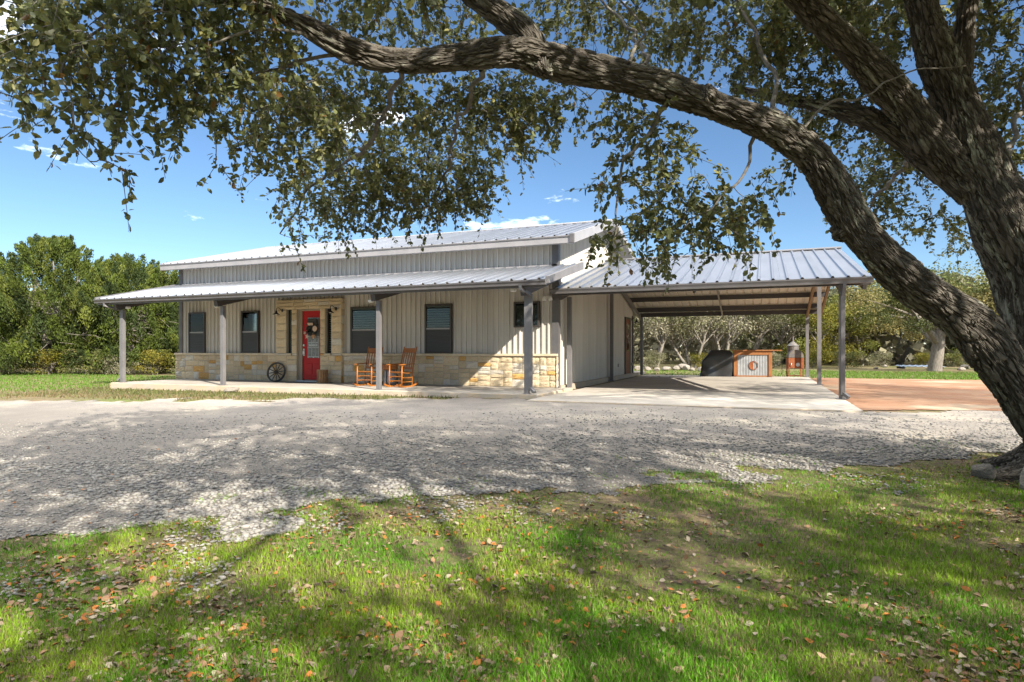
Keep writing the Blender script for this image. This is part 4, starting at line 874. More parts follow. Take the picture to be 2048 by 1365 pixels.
M['bark_far'] = mat('far_oak_bark', (0.26, 0.23, 0.19), 0.95, base2=(0.14, 0.12, 0.10), vscale=9, stretch=(3, 3, 0.7), bump=0.8, bscale=18)
M['twig'] = mat('grey_twig_bark', (0.17, 0.155, 0.13), 0.9, base2=(0.09, 0.08, 0.068), vscale=20)
M['oak_leaf'] = leaf_mat('live_oak_leaf', 0.5, 0.42, 0.4)
M['far_leaf'] = leaf_mat('far_leaf', 0.7, 0.30, 0.2)
M['grass'] = leaf_mat('grass_blade', 0.6, 0.35, 0.3)
M['litter'] = col_mat('fallen_leaf', 0.75, 0.25)
M['pebble'] = col_mat('limestone_pebble', 0.95, 0.15)

def catmull(P, step):
    P = np.asarray(P, float); out = []
    for i in range(len(P) - 1):
        p0 = P[max(i - 1, 0)]; p1 = P[i]; p2 = P[i + 1]; p3 = P[min(i + 2, len(P) - 1)]
        n = max(2, int(np.linalg.norm(p2[:3] - p1[:3]) / step))
        t = np.arange(n)[:, None] / n
        out.append(0.5 * ((2 * p1) + (-p0 + p2) * t + (2 * p0 - 5 * p1 + 4 * p2 - p3) * t ** 2 + (-p0 + 3 * p1 - 3 * p2 + p3) * t ** 3))
    out.append(P[-1:]); return np.vstack(out)
def limb_arrays(P, step, n, wob=0.06, seed=0):
    Q = catmull(P, step); L = len(Q); V = np.zeros((L, n, 3)); B = np.zeros((L, n, 3))
    T = np.gradient(Q[:, :3], axis=0); T /= np.linalg.norm(T, axis=1)[:, None]
    a = np.cross(T[0], [0.3, 1, 0.2]); a /= np.linalg.norm(a); s = 0.0; ang = np.linspace(0, 2 * np.pi, n, endpoint=False)
    for i in range(L):
        a = a - T[i] * a.dot(T[i]); a /= np.linalg.norm(a); b = np.cross(T[i], a); r = Q[i, 3]
        if i: s += np.linalg.norm(Q[i, :3] - Q[i - 1, :3])
        rr = r * (1 + wob * (np.sin(ang * 2 + s * 3 + seed) + 0.7 * np.sin(ang * 3 - s * 5 + seed * 2)) + wob * 0.8 * math.sin(s * 7 + seed))
        V[i] = Q[i, :3] + rr[:, None] * (np.cos(ang)[:, None] * a + np.sin(ang)[:, None] * b)
        B[i, :, 0] = r * np.cos(ang); B[i, :, 1] = r * np.sin(ang); B[i, :, 2] = s * 0.20 + seed * 3.7
    idx = np.arange(L - 1)[:, None] * n + np.arange(n)[None, :]; nx = np.arange(L - 1)[:, None] * n + (np.arange(n)[None, :] + 1) % n
    F = np.stack([idx, nx, nx + n, idx + n], -1).reshape(-1, 4)
    return V.reshape(-1, 3), F, B.reshape(-1, 3), Q

oak = thing('live_oak', 'huge leaning live oak arching its bark-furrowed limb over the drive', 'tree', (7.5, -7.85, -0.3))
ORG = np.array([7.5, -7.85, -0.3])
nodes_p = []; nodes_r = []
for i, (k, P) in enumerate(LIMBS.items()):
    big = P[0][3] > 0.15
    P = [q[:3] + (q[3] * (0.92 if big else 0.9 if q[3] > 0.1 or k in ('side', 'low', 'rfork', 'fork') else 0.45),) for q in P]
    if P[0][3] < 0.06:                       # small branches are crooked
        P = [tuple(v) for v in catmull(P, 0.16)]; P = P[:1] + [(a + rnd.gauss(0, .022), b + rnd.gauss(0, .022), c + rnd.gauss(0, .022), d) for a, b, c, d in P[1:]]
    V, F, B, Q = limb_arrays(P, 0.02 if big else 0.05, 110 if big else (36 if P[0][3] > 0.06 else 10), 0.075 if big else 0.08, i + 1)
    put('trunk' if k in ('main', 'stem') else 'limb', np_mesh('limb', V - ORG, F, M['bark'] if P[0][3] > 0.075 else M['twig'], smooth=True, extra={'bk': B}), oak).location = (0, 0, 0)
    step = 6 if big else 3
    sel = Q[Q[:, 3] < 0.14][::step]
    nodes_p += list(sel[:, :3])
# root flare
for i, a in enumerate((2.5, 3.4, 4.3, 5.3, 0.5, 1.5)):
    c, s = math.cos(a), math.sin(a); P = [(7.62 + c * .1, -7.85 + s * .1, 0.25, 0.30), (7.62 + c * .42, -7.85 + s * .42, -0.08, 0.20), (7.62 + c * .75, -7.85 + s * .75, -0.22, 0.11), (7.62 + c * 1.1, -7.85 + s * 1.15, -0.31, 0.05)]
    V, F, B, Q = limb_arrays(P, 0.03, 48, 0.08, 20 + i)
    put('root', np_mesh('root', V - ORG, F, M['bark'], smooth=True, extra={'bk': B}), oak)

# knots and cut stubs on the big limb
for i, (k, dv, rr, ln) in enumerate(((12, (-0.25, -0.75, 0.25), 0.065, 0.17), (8, (-0.6, -0.3, -0.45), 0.065, 0.19), (15, (0.1, -0.5, -0.7), 0.06, 0.17), (5, (-0.2, -0.8, 0.4), 0.07, 0.19))):
    c = np.array(LIMBS['main'][k][:3]); dv = np.array(dv) / np.linalg.norm(dv)
    P = [tuple(c) + (rr * 1.25,), tuple(c + dv * ln * 0.6) + (rr * 1.15,), tuple(c + dv * ln) + (rr,), tuple(c + dv * ln * 1.06) + (rr * 0.45,), tuple(c + dv * ln * 1.0) + (0.004,)]
    V, F, B, Q = limb_arrays(P, 0.012, 40, 0.10, 70 + i); put('knot', np_mesh('knot', V - ORG, F, M['bark'], smooth=True, extra={'bk': B}), oak)
# leafy sprays: every spray grows off the nearest branch already there
LEAF_V = np.array([[0, 0, 0], [-0.30, 0.38, 0.06], [-0.25, 0.72, 0.05], [0, 1.0, -0.04], [0.25, 0.72, 0.05], [0.30, 0.38, 0.06]])
LEAF_F = np.array([[0, 3, 2, 1], [0, 5, 4, 3]])
def leaf_field(pos, dirs, size, cols, r):
    n = len(pos); d = dirs / np.linalg.norm(dirs, axis=1)[:, None]
    up = r.normal(size=(n, 3)); up[:, 2] += 0.6; x = np.cross(d, up); x /= np.linalg.norm(x, axis=1)[:, None]; z = np.cross(x, d)
    wid = r.uniform(0.75, 1.15, n)[:, None]; lv = LEAF_V
    V = pos[:, None, :] + size[:, None, None] * (lv[None, :, 0:1] * wid[:, None] * x[:, None, :] + lv[None, :, 1:2] * d[:, None, :] + lv[None, :, 2:3] * z[:, None, :])
    F = (LEAF_F[None] + (np.arange(n) * 6)[:, None, None]).reshape(-1, 4)
    return V.reshape(-1, 3), F, np.repeat(cols, 6, axis=0)
def tube_lines(paths, radii, n=4):
    Vs = []; Fs = []; o = 0
    for P, (r0, r1) in zip(paths, radii):
        P = np.asarray(P); L = len(P); T = np.gradient(P, axis=0); T /= (np.linalg.norm(T, axis=1)[:, None] + 1e-9)
        a = np.cross(T, [0.21, 0.43, 0.87]); a /= (np.linalg.norm(a, axis=1)[:, None] + 1e-9); b = np.cross(T, a); rr = np.linspace(r0, r1, L)[:, None]
        ring = [P + rr * (math.cos(t) * a + math.sin(t) * b) for t in np.linspace(0, 2 * math.pi, n, endpoint=False)]
        V = np.stack(ring, 1).reshape(-1, 3); i = np.arange(L - 1)[:, None] * n + np.arange(n)[None]; j = np.arange(L - 1)[:, None] * n + (np.arange(n)[None] + 1) % n
        Vs.append(V); Fs.append(np.stack([i, j, j + n, i + n], -1).reshape(-1, 4) + o); o += len(V)
    return np.vstack(Vs), np.vstack(Fs)
VD3 = np.array([VD[0], VD[1], 0]); VR3 = np.array([VR[0], VR[1], 0])
def grow(blobs, per_m2, leaves, lsize, nodes, seed, spray=(0.22, 0.5), droop=0.55, dirw=1.0):
    r = np.random.default_rng(seed); tips = []
    for b in blobs:
        x, y, z, rx, ry, rd = b[:6]; n = max(4, int(per_m2 * math.pi * rx * ry * (b[6] if len(b) > 6 else 1.0)))
        q = r.normal(size=(n, 3)); q /= np.linalg.norm(q, axis=1)[:, None]; q *= r.random(n)[:, None] ** (1 / 2.6)
        tips.append(np.array([x, y, z]) + q[:, :1] * rx * VR3 + q[:, 1:2] * rd * VD3 + q[:, 2:] * ry * np.array([0, 0, 1.0]))
    tips = np.vstack(tips); base = np.array(nodes); d0 = np.array([np.min(np.sum((base - t) ** 2, 1)) for t in tips])
    order = np.argsort(d0); nl = np.zeros((len(base) + len(tips) * 4 + 8, 3)); nl[:len(base)] = base; m = len(base)
    paths = []; radii = []; LP = []; LD = []
    for k in order:
        t = tips[k]; D = np.sum((nl[:m] - t) ** 2, 1); j = int(np.argmin(D + 0.05 * (nl[:m, 2] < t[2] - 0.15))); s = nl[j]
        dist = math.sqrt(D[j]); 
        if dist < 0.05: s = s + r.normal(size=3) * 0.05
        dv = t - s; ln = r.uniform(*spray); mid = s + dv * 0.5 + r.normal(size=3) * 0.08 * max(dist, .2) + np.array([0, 0, 0.06 * dist])
        u = np.linspace(0, 1, 6)[:, None]; path = s * (1 - u) ** 2 + 2 * mid * u * (1 - u) + t * u ** 2
        # the leafy end goes on past the tip and hangs
        dd = dv / (np.linalg.norm(dv) + 1e-6) * 0.6 + r.normal(size=3) * 0.5 + np.array([0, 0, -droop]); dd /= np.linalg.norm(dd)
        ext = t + dd * ln * np.linspace(0.25, 1, 4)[:, None] + np.array([0, 0, -0.10 * droop]) * (np.linspace(0.25, 1, 4)[:, None] ** 2) * ln * 2
        full = np.vstack([path, ext]); paths.append(full); radii.append((0.0035 + 0.008 * min(dist, 1.2), 0.0018))
        nl[m] = path[3]; nl[m + 1] = t; m += 2
        seg = np.vstack([path[3:], ext]); nlv = int(leaves * r.uniform(0.7, 1.3)); uu = np.sort(r.random(nlv)) * (len(seg) - 1.001); i0 = uu.astype(int); f = (uu - i0)[:, None]
        pp = seg[i0] * (1 - f) + seg[i0 + 1] * f; tv = seg[i0 + 1] - seg[i0]; tv /= (np.linalg.norm(tv, axis=1)[:, None] + 1e-9)
        LP.append(pp + r.normal(size=pp.shape) * 0.012); LD.append(tv * 0.7 + r.normal(size=pp.shape) * 0.75 + np.array([0, 0, -0.25]))
    LP = np.vstack(LP); LD = np.vstack(LD); n = len(LP)
    sz = lsize * r.uniform(0.5, 1.4, n)
    cl = np.array([0.125, 0.14, 0.052]) * r.uniform(0.6, 1.35, n)[:, None]; k = r.random(n)
    cl[k < 0.22] = np.array([0.235, 0.22, 0.07]) * r.uniform(0.7, 1.2, (int((k < 0.22).sum()), 1)); cl[k > 0.985] = np.array([0.19, 0.10, 0.03])
    return leaf_field(LP, LD, sz, cl, r), tube_lines(paths, radii, 3)
(V, F, cl), (TV, TF) = grow([b + (0.42 if b[2] < 2.75 and math.hypot(b[0] - 4.84, b[1] + 14.98) > 6.2 else 0.8 if math.hypot(b[0] - 4.84, b[1] + 14.98) > 4.8 else 0.95,) for b in [q[:2] + (q[2] + (0.12 if math.hypot(q[0] - 4.84, q[1] + 14.98) < 4.9 else 0.04),) + q[3:] for q in BLOBS]], 165, 24, 0.049, nodes_p, 5, (0.14, 0.34))
put('crown', np_mesh('crown', V - ORG, F, M['oak_leaf'], cl), oak); put('twigs', np_mesh('twigs', TV - ORG, TF, M['twig']), oak)
# the rest of the same crown, above and behind the lens: it shades the drive and the grass
UPPER = [(7.8, -8.0, 5.6, 2.4, 0.9, 2.0), (5.6, -9.2, 5.2, 2.0, 0.8, 1.8), (9.8, -7.4, 5.2, 1.9, 0.9, 2.0), (3.6, -10.6, 4.9, 1.8, 0.7, 1.6), (8.0, -10.2, 5.4, 2.0, 0.8, 1.6),
         (6.2, -6.4, 5.8, 1.8, 0.7, 1.4), (10.6, -9.8, 5.2, 1.8, 0.8, 1.6), (1.6, -11.6, 4.6, 1.5, 0.6, 1.4), (12.0, -7.4, 5.0, 1.6, 0.7, 1.5), (9.6, -12.4, 5.0, 1.5, 0.6, 1.3), (12.6, -11.0, 4.8, 1.4, 0.6, 1.3), (12.2,-14.4,4.6,1.2,.5,1.0), (6.4, -12.6, 4.9, 1.3, 0.5, 1.2),
         (6.2, -14.6, 5.0, 1.5, 0.6, 1.3), (8.4, -14.2, 5.2, 1.5, 0.6, 1.3), (4.4, -15.4, 4.9, 1.4, 0.5, 1.2), (7.0, -16.8, 5.2, 1.5, 0.5, 1.2), (9.4, -17.9, 5.1, 1.2, 0.5, 1.0), (7.6, -19.2, 5.1, 1.1, 0.5, 1.0), (10.4, -14.3, 5.0, 0.7, 0.35, 0.6), (11.8, -15.6, 5.2, 0.8, 0.35, 0.7), (13.4, -13.0, 5.0, 0.8, 0.35, 0.7), (11.0, -17.0, 5.1, 0.6, 0.3, 0.6), (13.2, -16.6, 5.2, 0.8, 0.35, 0.7), (3.0, -13.2, 4.8, 1.3, 0.5, 1.2), (12.8, -5.0, 5.6, 1.2, 0.5, 1.0), (10.6, -4.6, 5.7, 1.0, 0.45, 0.9)]
up_nodes = list(nodes_p)
for i, b in enumerate(UPPER):
    c = np.array(b[:3]); src = min((np.array(LIMBS[k][-1][:3]) for k in ('stem', 'side', 'fork', 'rfork')), key=lambda q: np.linalg.norm(q - c)); P = [tuple(src) + (0.07,), tuple(src * 0.6 + c * 0.4 + np.array([rnd.gauss(0, .3), rnd.gauss(0, .3), 0.3])) + (0.06,), tuple(src * 0.25 + c * 0.75 + np.array([rnd.gauss(0, .25), rnd.gauss(0, .25), 0])) + (0.04,), tuple(c) + (0.025,)]
    V, F, B, Q = limb_arrays(P, 0.08, 12, 0.08, 50 + i); put('limb', np_mesh('limb', V - ORG, F, M['bark'], smooth=True, extra={'bk': B}), oak)
    up_nodes += list(Q[::2, :3])
(V, F, cl), (TV, TF) = grow(UPPER, 42, 20, 0.122, up_nodes, 8, (0.4, 0.9), 0.2)
put('crown', np_mesh('upper_crown', V - ORG, F, M['oak_leaf'], cl), oak); put('twigs', np_mesh('upper_twigs', TV - ORG, TF, M['twig']), oak)

# ------------------------------------------------------------------ trees behind
def quads(pos, dirs, ln, wd, cols, r):
    n = len(pos); d = dirs / (np.linalg.norm(dirs, axis=1)[:, None] + 1e-9); x = np.cross(d, r.normal(size=(n, 3))); x /= (np.linalg.norm(x, axis=1)[:, None] + 1e-9)
    a = (d * ln[:, None]); b = x * wd[:, None]
    V = np.stack([pos - a * 0.5, pos + b * 0.5, pos + a * 0.5, pos - b * 0.5], 1).reshape(-1, 3); F = np.arange(n * 4).reshape(-1, 4)
    return V, F, np.repeat(cols, 4, axis=0)
def branch_set(r, h, spread, ntrunk, nbr, base_r, tilt=1.0):
    """trunk(s) splitting into crooked limbs; returns tube paths and the limb ends"""
    paths = []; radii = []; ends = []
    for t in range(ntrunk):
        a = r.uniform(0, 6.28); lean = r.uniform(0.05, 0.25) * h * tilt; top = np.array([math.cos(a) * lean, math.sin(a) * lean, h * r.uniform(0.28, 0.42)]); p0 = np.array([math.cos(a), math.sin(a), 0]) * 0.15 * (ntrunk > 1)
        mid = (p0 + top) / 2 + r.normal(size=3) * 0.08; u = np.linspace(0, 1, 7)[:, None]; P = p0 * (1 - u) ** 2 + 2 * mid * u * (1 - u) + top * u ** 2; P[0, 2] -= 0.3
        paths.append(P); radii.append((base_r, base_r * 0.7))
        for k in range(nbr):
            b = a + r.uniform(-2.6, 2.6); e = np.array([math.cos(b) * spread * r.uniform(0.35, 0.95), math.sin(b) * spread * r.uniform(0.35, 0.95), h * r.uniform(0.5, 0.95)])
            s = P[int(r.integers(4, 7))]; m2 = s * 0.5 + e * 0.5 + r.normal(size=3) * 0.25; u2 = np.linspace(0, 1, 8)[:, None]
            Q = s * (1 - u2) ** 2 + 2 * m2 * u2 * (1 - u2) + e * u2 ** 2 + np.cumsum(r.normal(size=(8, 3)) * 0.05, 0) * (u2 > 0); paths.append(Q); radii.append((base_r * 0.5, base_r * 0.12)); ends.append(e); ends.append(Q[5])
            for q in range(3):
                s2 = Q[int(r.integers(3, 7))]; e2 = s2 + r.normal(size=3) * np.array([0.28, 0.28, 0.16]) * spread + np.array([0, 0, 0.1 * h]); m3 = (s2 + e2) / 2 + r.normal(size=3) * 0.15
                u3 = np.linspace(0, 1, 5)[:, None]; paths.append(s2 * (1 - u3) ** 2 + 2 * m3 * u3 * (1 - u3) + e2 * u3 ** 2); radii.append((base_r * 0.2, base_r * 0.06)); ends.append(e2)
    return paths, radii, np.array(ends)
def oak_meshes(seed, h, spread, ntrunk, nbr, base_r, nleaf, lsize, pal, low=0.0, clump=0.55, tilt=1.0):
    r = np.random.default_rng(seed); paths, radii, ends = branch_set(r, h, spread, ntrunk, nbr, base_r, tilt)
    TV, TF = tube_lines(paths, radii, 7)
    if low: ends = np.vstack([ends, np.stack([r.uniform(-1, 1, 14) * spread, r.uniform(-1, 1, 14) * spread, r.uniform(0.12, 0.4, 14) * h], 1)])
    k = r.integers(0, len(ends), nleaf); cs = clump * r.uniform(0.6, 1.3, len(ends)); off = r.normal(size=(nleaf, 3)); off /= np.linalg.norm(off, axis=1)[:, None]; off *= (r.random(nleaf) ** 0.45)[:, None] * cs[k][:, None] * np.array([1.15, 1.15, 0.75])
    pos = ends[k] + off; pos[:, 2] = np.clip(pos[:, 2], 0.1, h * 1.02)
    ct = r.uniform(0.7, 1.3, len(ends)); pc = np.array(pal)[r.integers(0, len(pal), len(ends))]
    col = pc[k] * (ct[k] * r.uniform(0.75, 1.25, nleaf))[:, None]
    V, F, c = quads(pos, r.normal(size=(nleaf, 3)) + off * 0.6, lsize * r.uniform(0.7, 1.4, nleaf), lsize * 0.55 * r.uniform(0.7, 1.3, nleaf), col, r)
    return np_mesh('trunk', TV, TF, M['bark_far'], smooth=True), np_mesh('crown', V, F, M['far_leaf'], c)
def juniper_meshes(seed, h, rad, nleaf, pal):
    r = np.random.default_rng(seed); paths = []; radii = []
    for t in range(4):
        a = r.uniform(0, 6.28); e = np.array([math.cos(a) * rad * 0.35, math.sin(a) * rad * 0.35, h * r.uniform(0.7, 0.95)]); u = np.linspace(0, 1, 7)[:, None]
        paths.append(np.vstack([[0, 0, -0.2], e * u[1:] + r.normal(size=(6, 3)) * 0.08])); radii.append((0.14, 0.03))
    for k in range(60):                                    # dead grey limbs low down
        a = r.uniform(0, 6.28); z0 = r.uniform(0.1, 0.55) * h; L = rad * r.uniform(0.5, 1.05); s = np.array([0, 0, z0]); e = np.array([math.cos(a) * L, math.sin(a) * L, z0 + r.uniform(-0.5, 0.5)]); u = np.linspace(0, 1, 6)[:, None]
        paths.append(s * (1 - u) + e * u + r.normal(size=(6, 3)) * 0.10 * (u > 0)); radii.append((0.035, 0.008))
    TV, TF = tube_lines(paths, radii, 5)
    nc = 420; hz = r.random(nc) ** 1.0; a = r.uniform(0, 6.28, nc); env = np.where(hz < 0.35, 0.80 + 0.4 * hz / 0.7, 1.0 - ((hz - 0.35) / 0.65) ** 2.2 * 0.85); rr = rad * env * np.sqrt(r.uniform(0.25, 1.0, nc)) * r.uniform(0.8, 1.1, nc)
    ends = np.stack([rr * np.cos(a), rr * np.sin(a), 0.35 + hz * (h - 0.5)], 1)
    gone = (hz < 0.20) & (r.random(nc) < 0.15); ends = ends[~gone]; nc = len(ends)
    k = r.integers(0, nc, nleaf); out = ends.copy(); out[:, 2] = 0; out /= (np.linalg.norm(out, axis=1)[:, None] + 0.3)
    # each clump is a plume: pointed, leaning up and outward
    ax = out * r.uniform(0.25, 0.7, (nc, 1)) + np.array([0, 0, 1.0]) + r.normal(size=(nc, 3)) * 0.22; ax /= np.linalg.norm(ax, axis=1)[:, None]
    t = r.random(nleaf) ** 0.8; wdt = 0.46 * (1 - t * 0.85) * r.uniform(0.8, 1.3, nc)[k]; q = r.normal(size=(nleaf, 3)); q /= np.linalg.norm(q, axis=1)[:, None]
    pos = ends[k] + ax[k] * (t * 0.85 - 0.25)[:, None] + q * (wdt * np.sqrt(r.random(nleaf)))[:, None]; pos[:, 2] = np.clip(pos[:, 2], 0.08, None)
    col = np.array(pal)[r.integers(0, len(pal), nc)][k] * (r.uniform(0.7, 1.25, nc)[k] * r.uniform(0.75, 1.25, nleaf))[:, None]
    V, F, c = quads(pos, ax[k] + r.normal(size=(nleaf, 3)) * 0.45, r.uniform(0.08, 0.19, nleaf), r.uniform(0.028, 0.055, nleaf), col, r)
    return np_mesh('trunk', TV, TF, M['bark_far']), np_mesh('crown', V, F, M['far_leaf'], c)
def plant(name, meshes, x, y, rz, s, label, cat, group=None, sz=1.0):
    t = thing(name, label, cat, (x, y, float(ground_z(x, y))), rz, group); t.scale = (s, s, s * sz)
    put('trunk', meshes[0], t); put('crown', meshes[1], t); return t

JP = [(0.095, 0.125, 0.020), (0.07, 0.095, 0.020), (0.13, 0.15, 0.028), (0.045, 0.065, 0.020)]
j1 = juniper_meshes(1, 6.0, 3.4, 95000, JP); j2 = juniper_meshes(2, 5.2, 3.2, 88000, JP)
plant('juniper', j1, -27.2, 4.6, 0.4, 1.05, 'tall dense green juniper at the left edge of the lawn', 'tree', 'junipers left of the house')
plant('juniper', j2, -24.4, 6.6, 2.0, 1.06, 'broad green juniper directly behind the leftmost porch post', 'tree', 'junipers left of the house')
plant('juniper', j2, -21.6, 8.6, 4.2, 0.86, 'lower green juniper next to the left house corner', 'tree', 'junipers left of the house')
plant('juniper', j1, -32.5, 2.6, 3.3, 1.0, 'juniper at the outer left end of the row', 'tree', 'junipers left of the house')
OP = [(0.24, 0.225, 0.14), (0.18, 0.18, 0.09), (0.30, 0.275, 0.19), (0.14, 0.145, 0.07)]
OG = [(0.13, 0.145, 0.045), (0.18, 0.17, 0.055), (0.095, 0.11, 0.035), (0.22, 0.19, 0.07)]
OY = [(0.16, 0.15, 0.02), (0.12, 0.13, 0.025), (0.20, 0.17, 0.03)]
o1 = oak_meshes(11, 5.6, 2.7, 2, 8, 0.11, 9500, 0.12, OP, 0, 0.75); o2 = oak_meshes(12, 5.4, 2.8, 3, 7, 0.095, 9500, 0.12, OP, 0, 0.75)
o3 = oak_meshes(13, 5.2, 2.8, 2, 6, 0.12, 15000, 0.13, OG, 0, 0.8); o4 = oak_meshes(14, 4.6, 2.4, 1, 7, 0.15, 11000, 0.13, OY, 1, 0.75)
bare = oak_meshes(15, 6.0, 2.4, 2, 8, 0.13, 3500, 0.11, OP, 0, 0.9)
G = 'oaks of the wood behind the carport'
spots = [(-0.9, 20.5, o1, 1.0, 'twin trunked grey oak just right of the carport rear post'), (0.9, 22.6, o2, 1.0, 'many stemmed grey oak behind the rock border'),
         (-3.2, 24.5, o2, 1.05, 'grey oak mostly hidden behind the house corner'), (2.6, 23.5, bare, 0.92, 'nearly bare pale branched tree behind the covered grill'), (3.8, 27.5, o1, 1.1, 'grey oak rising behind the bar cabinet'),
         (5.6, 30.0, o2, 1.05, 'grey oak behind the gap between bar and smoker'), (7.6, 27.5, o4, 0.95, 'yellow green bushy tree behind the smoker'), (9.4, 31.5, o4, 0.9, 'yellow green tree seen between the right carport posts'),
         (11.2, 33.5, o3, 1.05, 'olive green oak right of the carport posts'), (13.6, 36.0, o3, 1.2, 'tall olive oak deep behind the far oak'), (17.0, 33.5, o1, 1.2, 'grey oak behind the leaning limb'), (20.5, 31.0, o3, 1.2, 'olive oak at the right edge of the back lawn'),
         (24.0, 33.0, o1, 1.2, 'grey oak beyond the right edge of the track'), (9.2, 38.0, o2, 1.2, 'pale grey oak far back between the carport posts'), (1.5, 31.0, o3, 1.1, 'olive oak deep in the wood behind the carport'), (6.0, 38.0, o3, 1.15, 'olive oak far back above the bar counter'), (16.8, 25.5, o4, 0.72, 'small yellow green tree beside the far oak trunk')]
for i, (x, y, me, s, lb) in enumerate(spots): plant('oak_tree', me, x, y, i * 1.3, s, lb, 'tree', G)
fo = oak_meshes(21, 5.4, 4.0, 1, 9, 0.34, 22000, 0.13, OG, 0, 0.85, 0.25)
plant('far_oak', fo, 12.72, 21.6, 0.9, 1.0, 'spreading oak with thick forked trunk beyond the red dirt track', 'tree')
plant('oak_tree', o1, -36.5, 17.0, 1.0, 1.22, 'pale sparse tree top behind the junipers at the house corner', 'tree', 'sparse trees behind the junipers')
plant('oak_tree', o2, -33.0, 17.6, 2.6, 1.28, 'pale sparse tree top showing under the left roof eave', 'tree', 'sparse trees behind the junipers')
plant('oak_tree', o1, -29.0, 18.5, 2.2, 0.95, 'grey oak between the junipers and the left house wall', 'tree', 'sparse trees behind the junipers')
# second oak out to the right of the lens: its shade crosses the track and the carport slab
plant('oak_tree', oak_meshes(31, 7.2, 4.2, 2, 8, 0.3, 15000, 0.17, OG, 0, 0.8), 17.0, -3.6, 0.3, 1.1, 'oak standing out of frame beyond the right edge of the drive', 'tree')

for i, (x, y, me, s) in enumerate(((-4, -27, o3, 1.3), (3, -29, o1, 1.3), (9, -28, o3, 1.4), (15, -26, o1, 1.3), (-11, -25, o1, 1.3))):
    plant('oak_tree', me, x, y, i * 2.1, s, ORD[i] + ' oak out of frame behind the viewer, mirrored in the windows', 'tree', 'oaks behind the viewer')

# low brush along the edge of the wood
sh = [oak_meshes(60 + i, 1.5, 1.0, 3, 4, 0.03, 3500, 0.10, (OG, OP, OY)[i], 1, 0.35) for i in range(3)]
names_ = ['dark green low bush at the foot of the wood', 'grey green low bush at the foot of the wood', 'yellowish low bush at the foot of the wood']
for i in range(13):
    x = -3 + i * 2.1 + rnd.uniform(-0.4, 0.4); y = 20.5 + 0.55 * max(0, x) * 0.9 + rnd.uniform(-0.6, 1.6)
    if x > 10: y += 2
    plant('bush', sh[i % 3], x, y, rnd.uniform(0, 6), rnd.uniform(0.45, 0.8), ORD[i] + ' ' + names_[i % 3].replace('low bush', 'bush from the house') + ' edge', 'bush', ['dark bushes edging the wood', 'grey bushes edging the wood', 'yellow bushes edging the wood'][i % 3])
for i in range(7):
    x = -29 + i * 1.5; plant('bush', sh[i % 3], x, 1.8 + i * 0.8 + rnd.uniform(-.3, .3), rnd.uniform(0, 6), rnd.uniform(0.45, 0.8), ORD[i] + ' low scrubby bush from the left at the feet of the junipers', 'bush', 'scrub under the junipers')
# the wood far behind reads as one mass
r = np.random.default_rng(77); n = 46000; ang = r.uniform(-1.25, 0.85, n); dd = r.uniform(48, 70, n)
px = CAM[0] + np.sin(ang) * dd; py = CAM[1] + np.cos(ang) * dd; top = 4.2 + 2.4 * fbm(ang * 14, ang * 0 + 2.0, 5, 3); pz_ = r.random(n) ** 0.8 * top
tone = fbm(px * 0.25, pz_ * 0.6, 9, 3); col = np.where(tone[:, None] > 0.5, np.array([[0.20, 0.185, 0.12]]), np.array([[0.14, 0.145, 0.075]])) * r.uniform(0.6, 1.3, n)[:, None]
V, F, c = quads(np.stack([px, py, pz_], 1), r.normal(size=(n, 3)), r.uniform(0.4, 1.0, n), r.uniform(0.3, 0.7, n), col, r)
fw = stuff(put('far_wood', np_mesh('far_wood', V, F, M['far_leaf'], c))); tag(fw, 'far olive grey wood closing the view behind everything', 'wood')

# ------------------------------------------------------------------ grass, gravel, fallen leaves
def frustum(n, r, d0, d1, k=0.9):
    d = d0 * (d1 / d0) ** r.random(n); s = r.uniform(-k, k, n) * d
    return CAM[0] + d * VD[0] + s * VR[0], CAM[1] + d * VD[1] + s * VR[1], d
SLAB = [(-13.1, -2.55), (0.34, -2.55), (0.34, -3.15), (6.45, -3.15), (6.45, 11), (-13.1, 11)]
r = np.random.default_rng(5)
x, y, d = frustum(330000, r, 1.9, 9.5)
lush = fbm(x * 0.9 + 5, y * 0.9, 61, 3); fine = fbm(x * 3.2, y * 3.2, 71, 3)
edge = in_drive(x, y)
dens = np.clip((lush * 0.65 + fine * 0.45 - 0.38) * 5.5, 0.14, 1.0); dens = np.where(edge, np.where(fbm(x * 2.4, y * 2.4, 66, 3) > 0.56, 0.35, 0.0) * ~in_drive(x + 0.45, y - 0.55), dens)
near_edge = in_drive(x + 0.35, y + 0.35) & ~edge; dens = np.where(near_edge, dens * 0.7, dens)
kp = r.random(len(x)) < dens; x, y, d, lush, fine = x[kp], y[kp], d[kp], lush[kp], fine[kp]; n = len(x)
def blades(x, y, h, w, col, r):
    n = len(x); z = ground_z(x, y) + 0.0; a = r.uniform(0, 6.28, n); lean = r.uniform(0.1, 0.75, n) * h; b = r.uniform(0, 6.28, n)
    p0 = np.stack([x, y, z], 1); s = np.stack([np.cos(a), np.sin(a), a * 0], 1) * w[:, None] / 2; ld = np.stack([np.cos(b) * lean, np.sin(b) * lean, h * 0], 1); up = np.array([0, 0, 1.0])
    V = np.stack([p0 - s, p0 + s, p0 + s * 0.75 + ld * 0.35 + up * h[:, None] * 0.6, p0 - s * 0.75 + ld * 0.35 + up * h[:, None] * 0.6, p0 + ld + up * h[:, None]], 1)
    o = (np.arange(n) * 5)[:, None]; F1 = np.hstack([o, o + 1, o + 2, o + 3]); F2 = np.hstack([o + 3, o + 2, o + 4, o + 4])
    return V.reshape(-1, 3), F1, np.hstack([o + 3, o + 2, o + 4]), np.repeat(col, 5, axis=0)
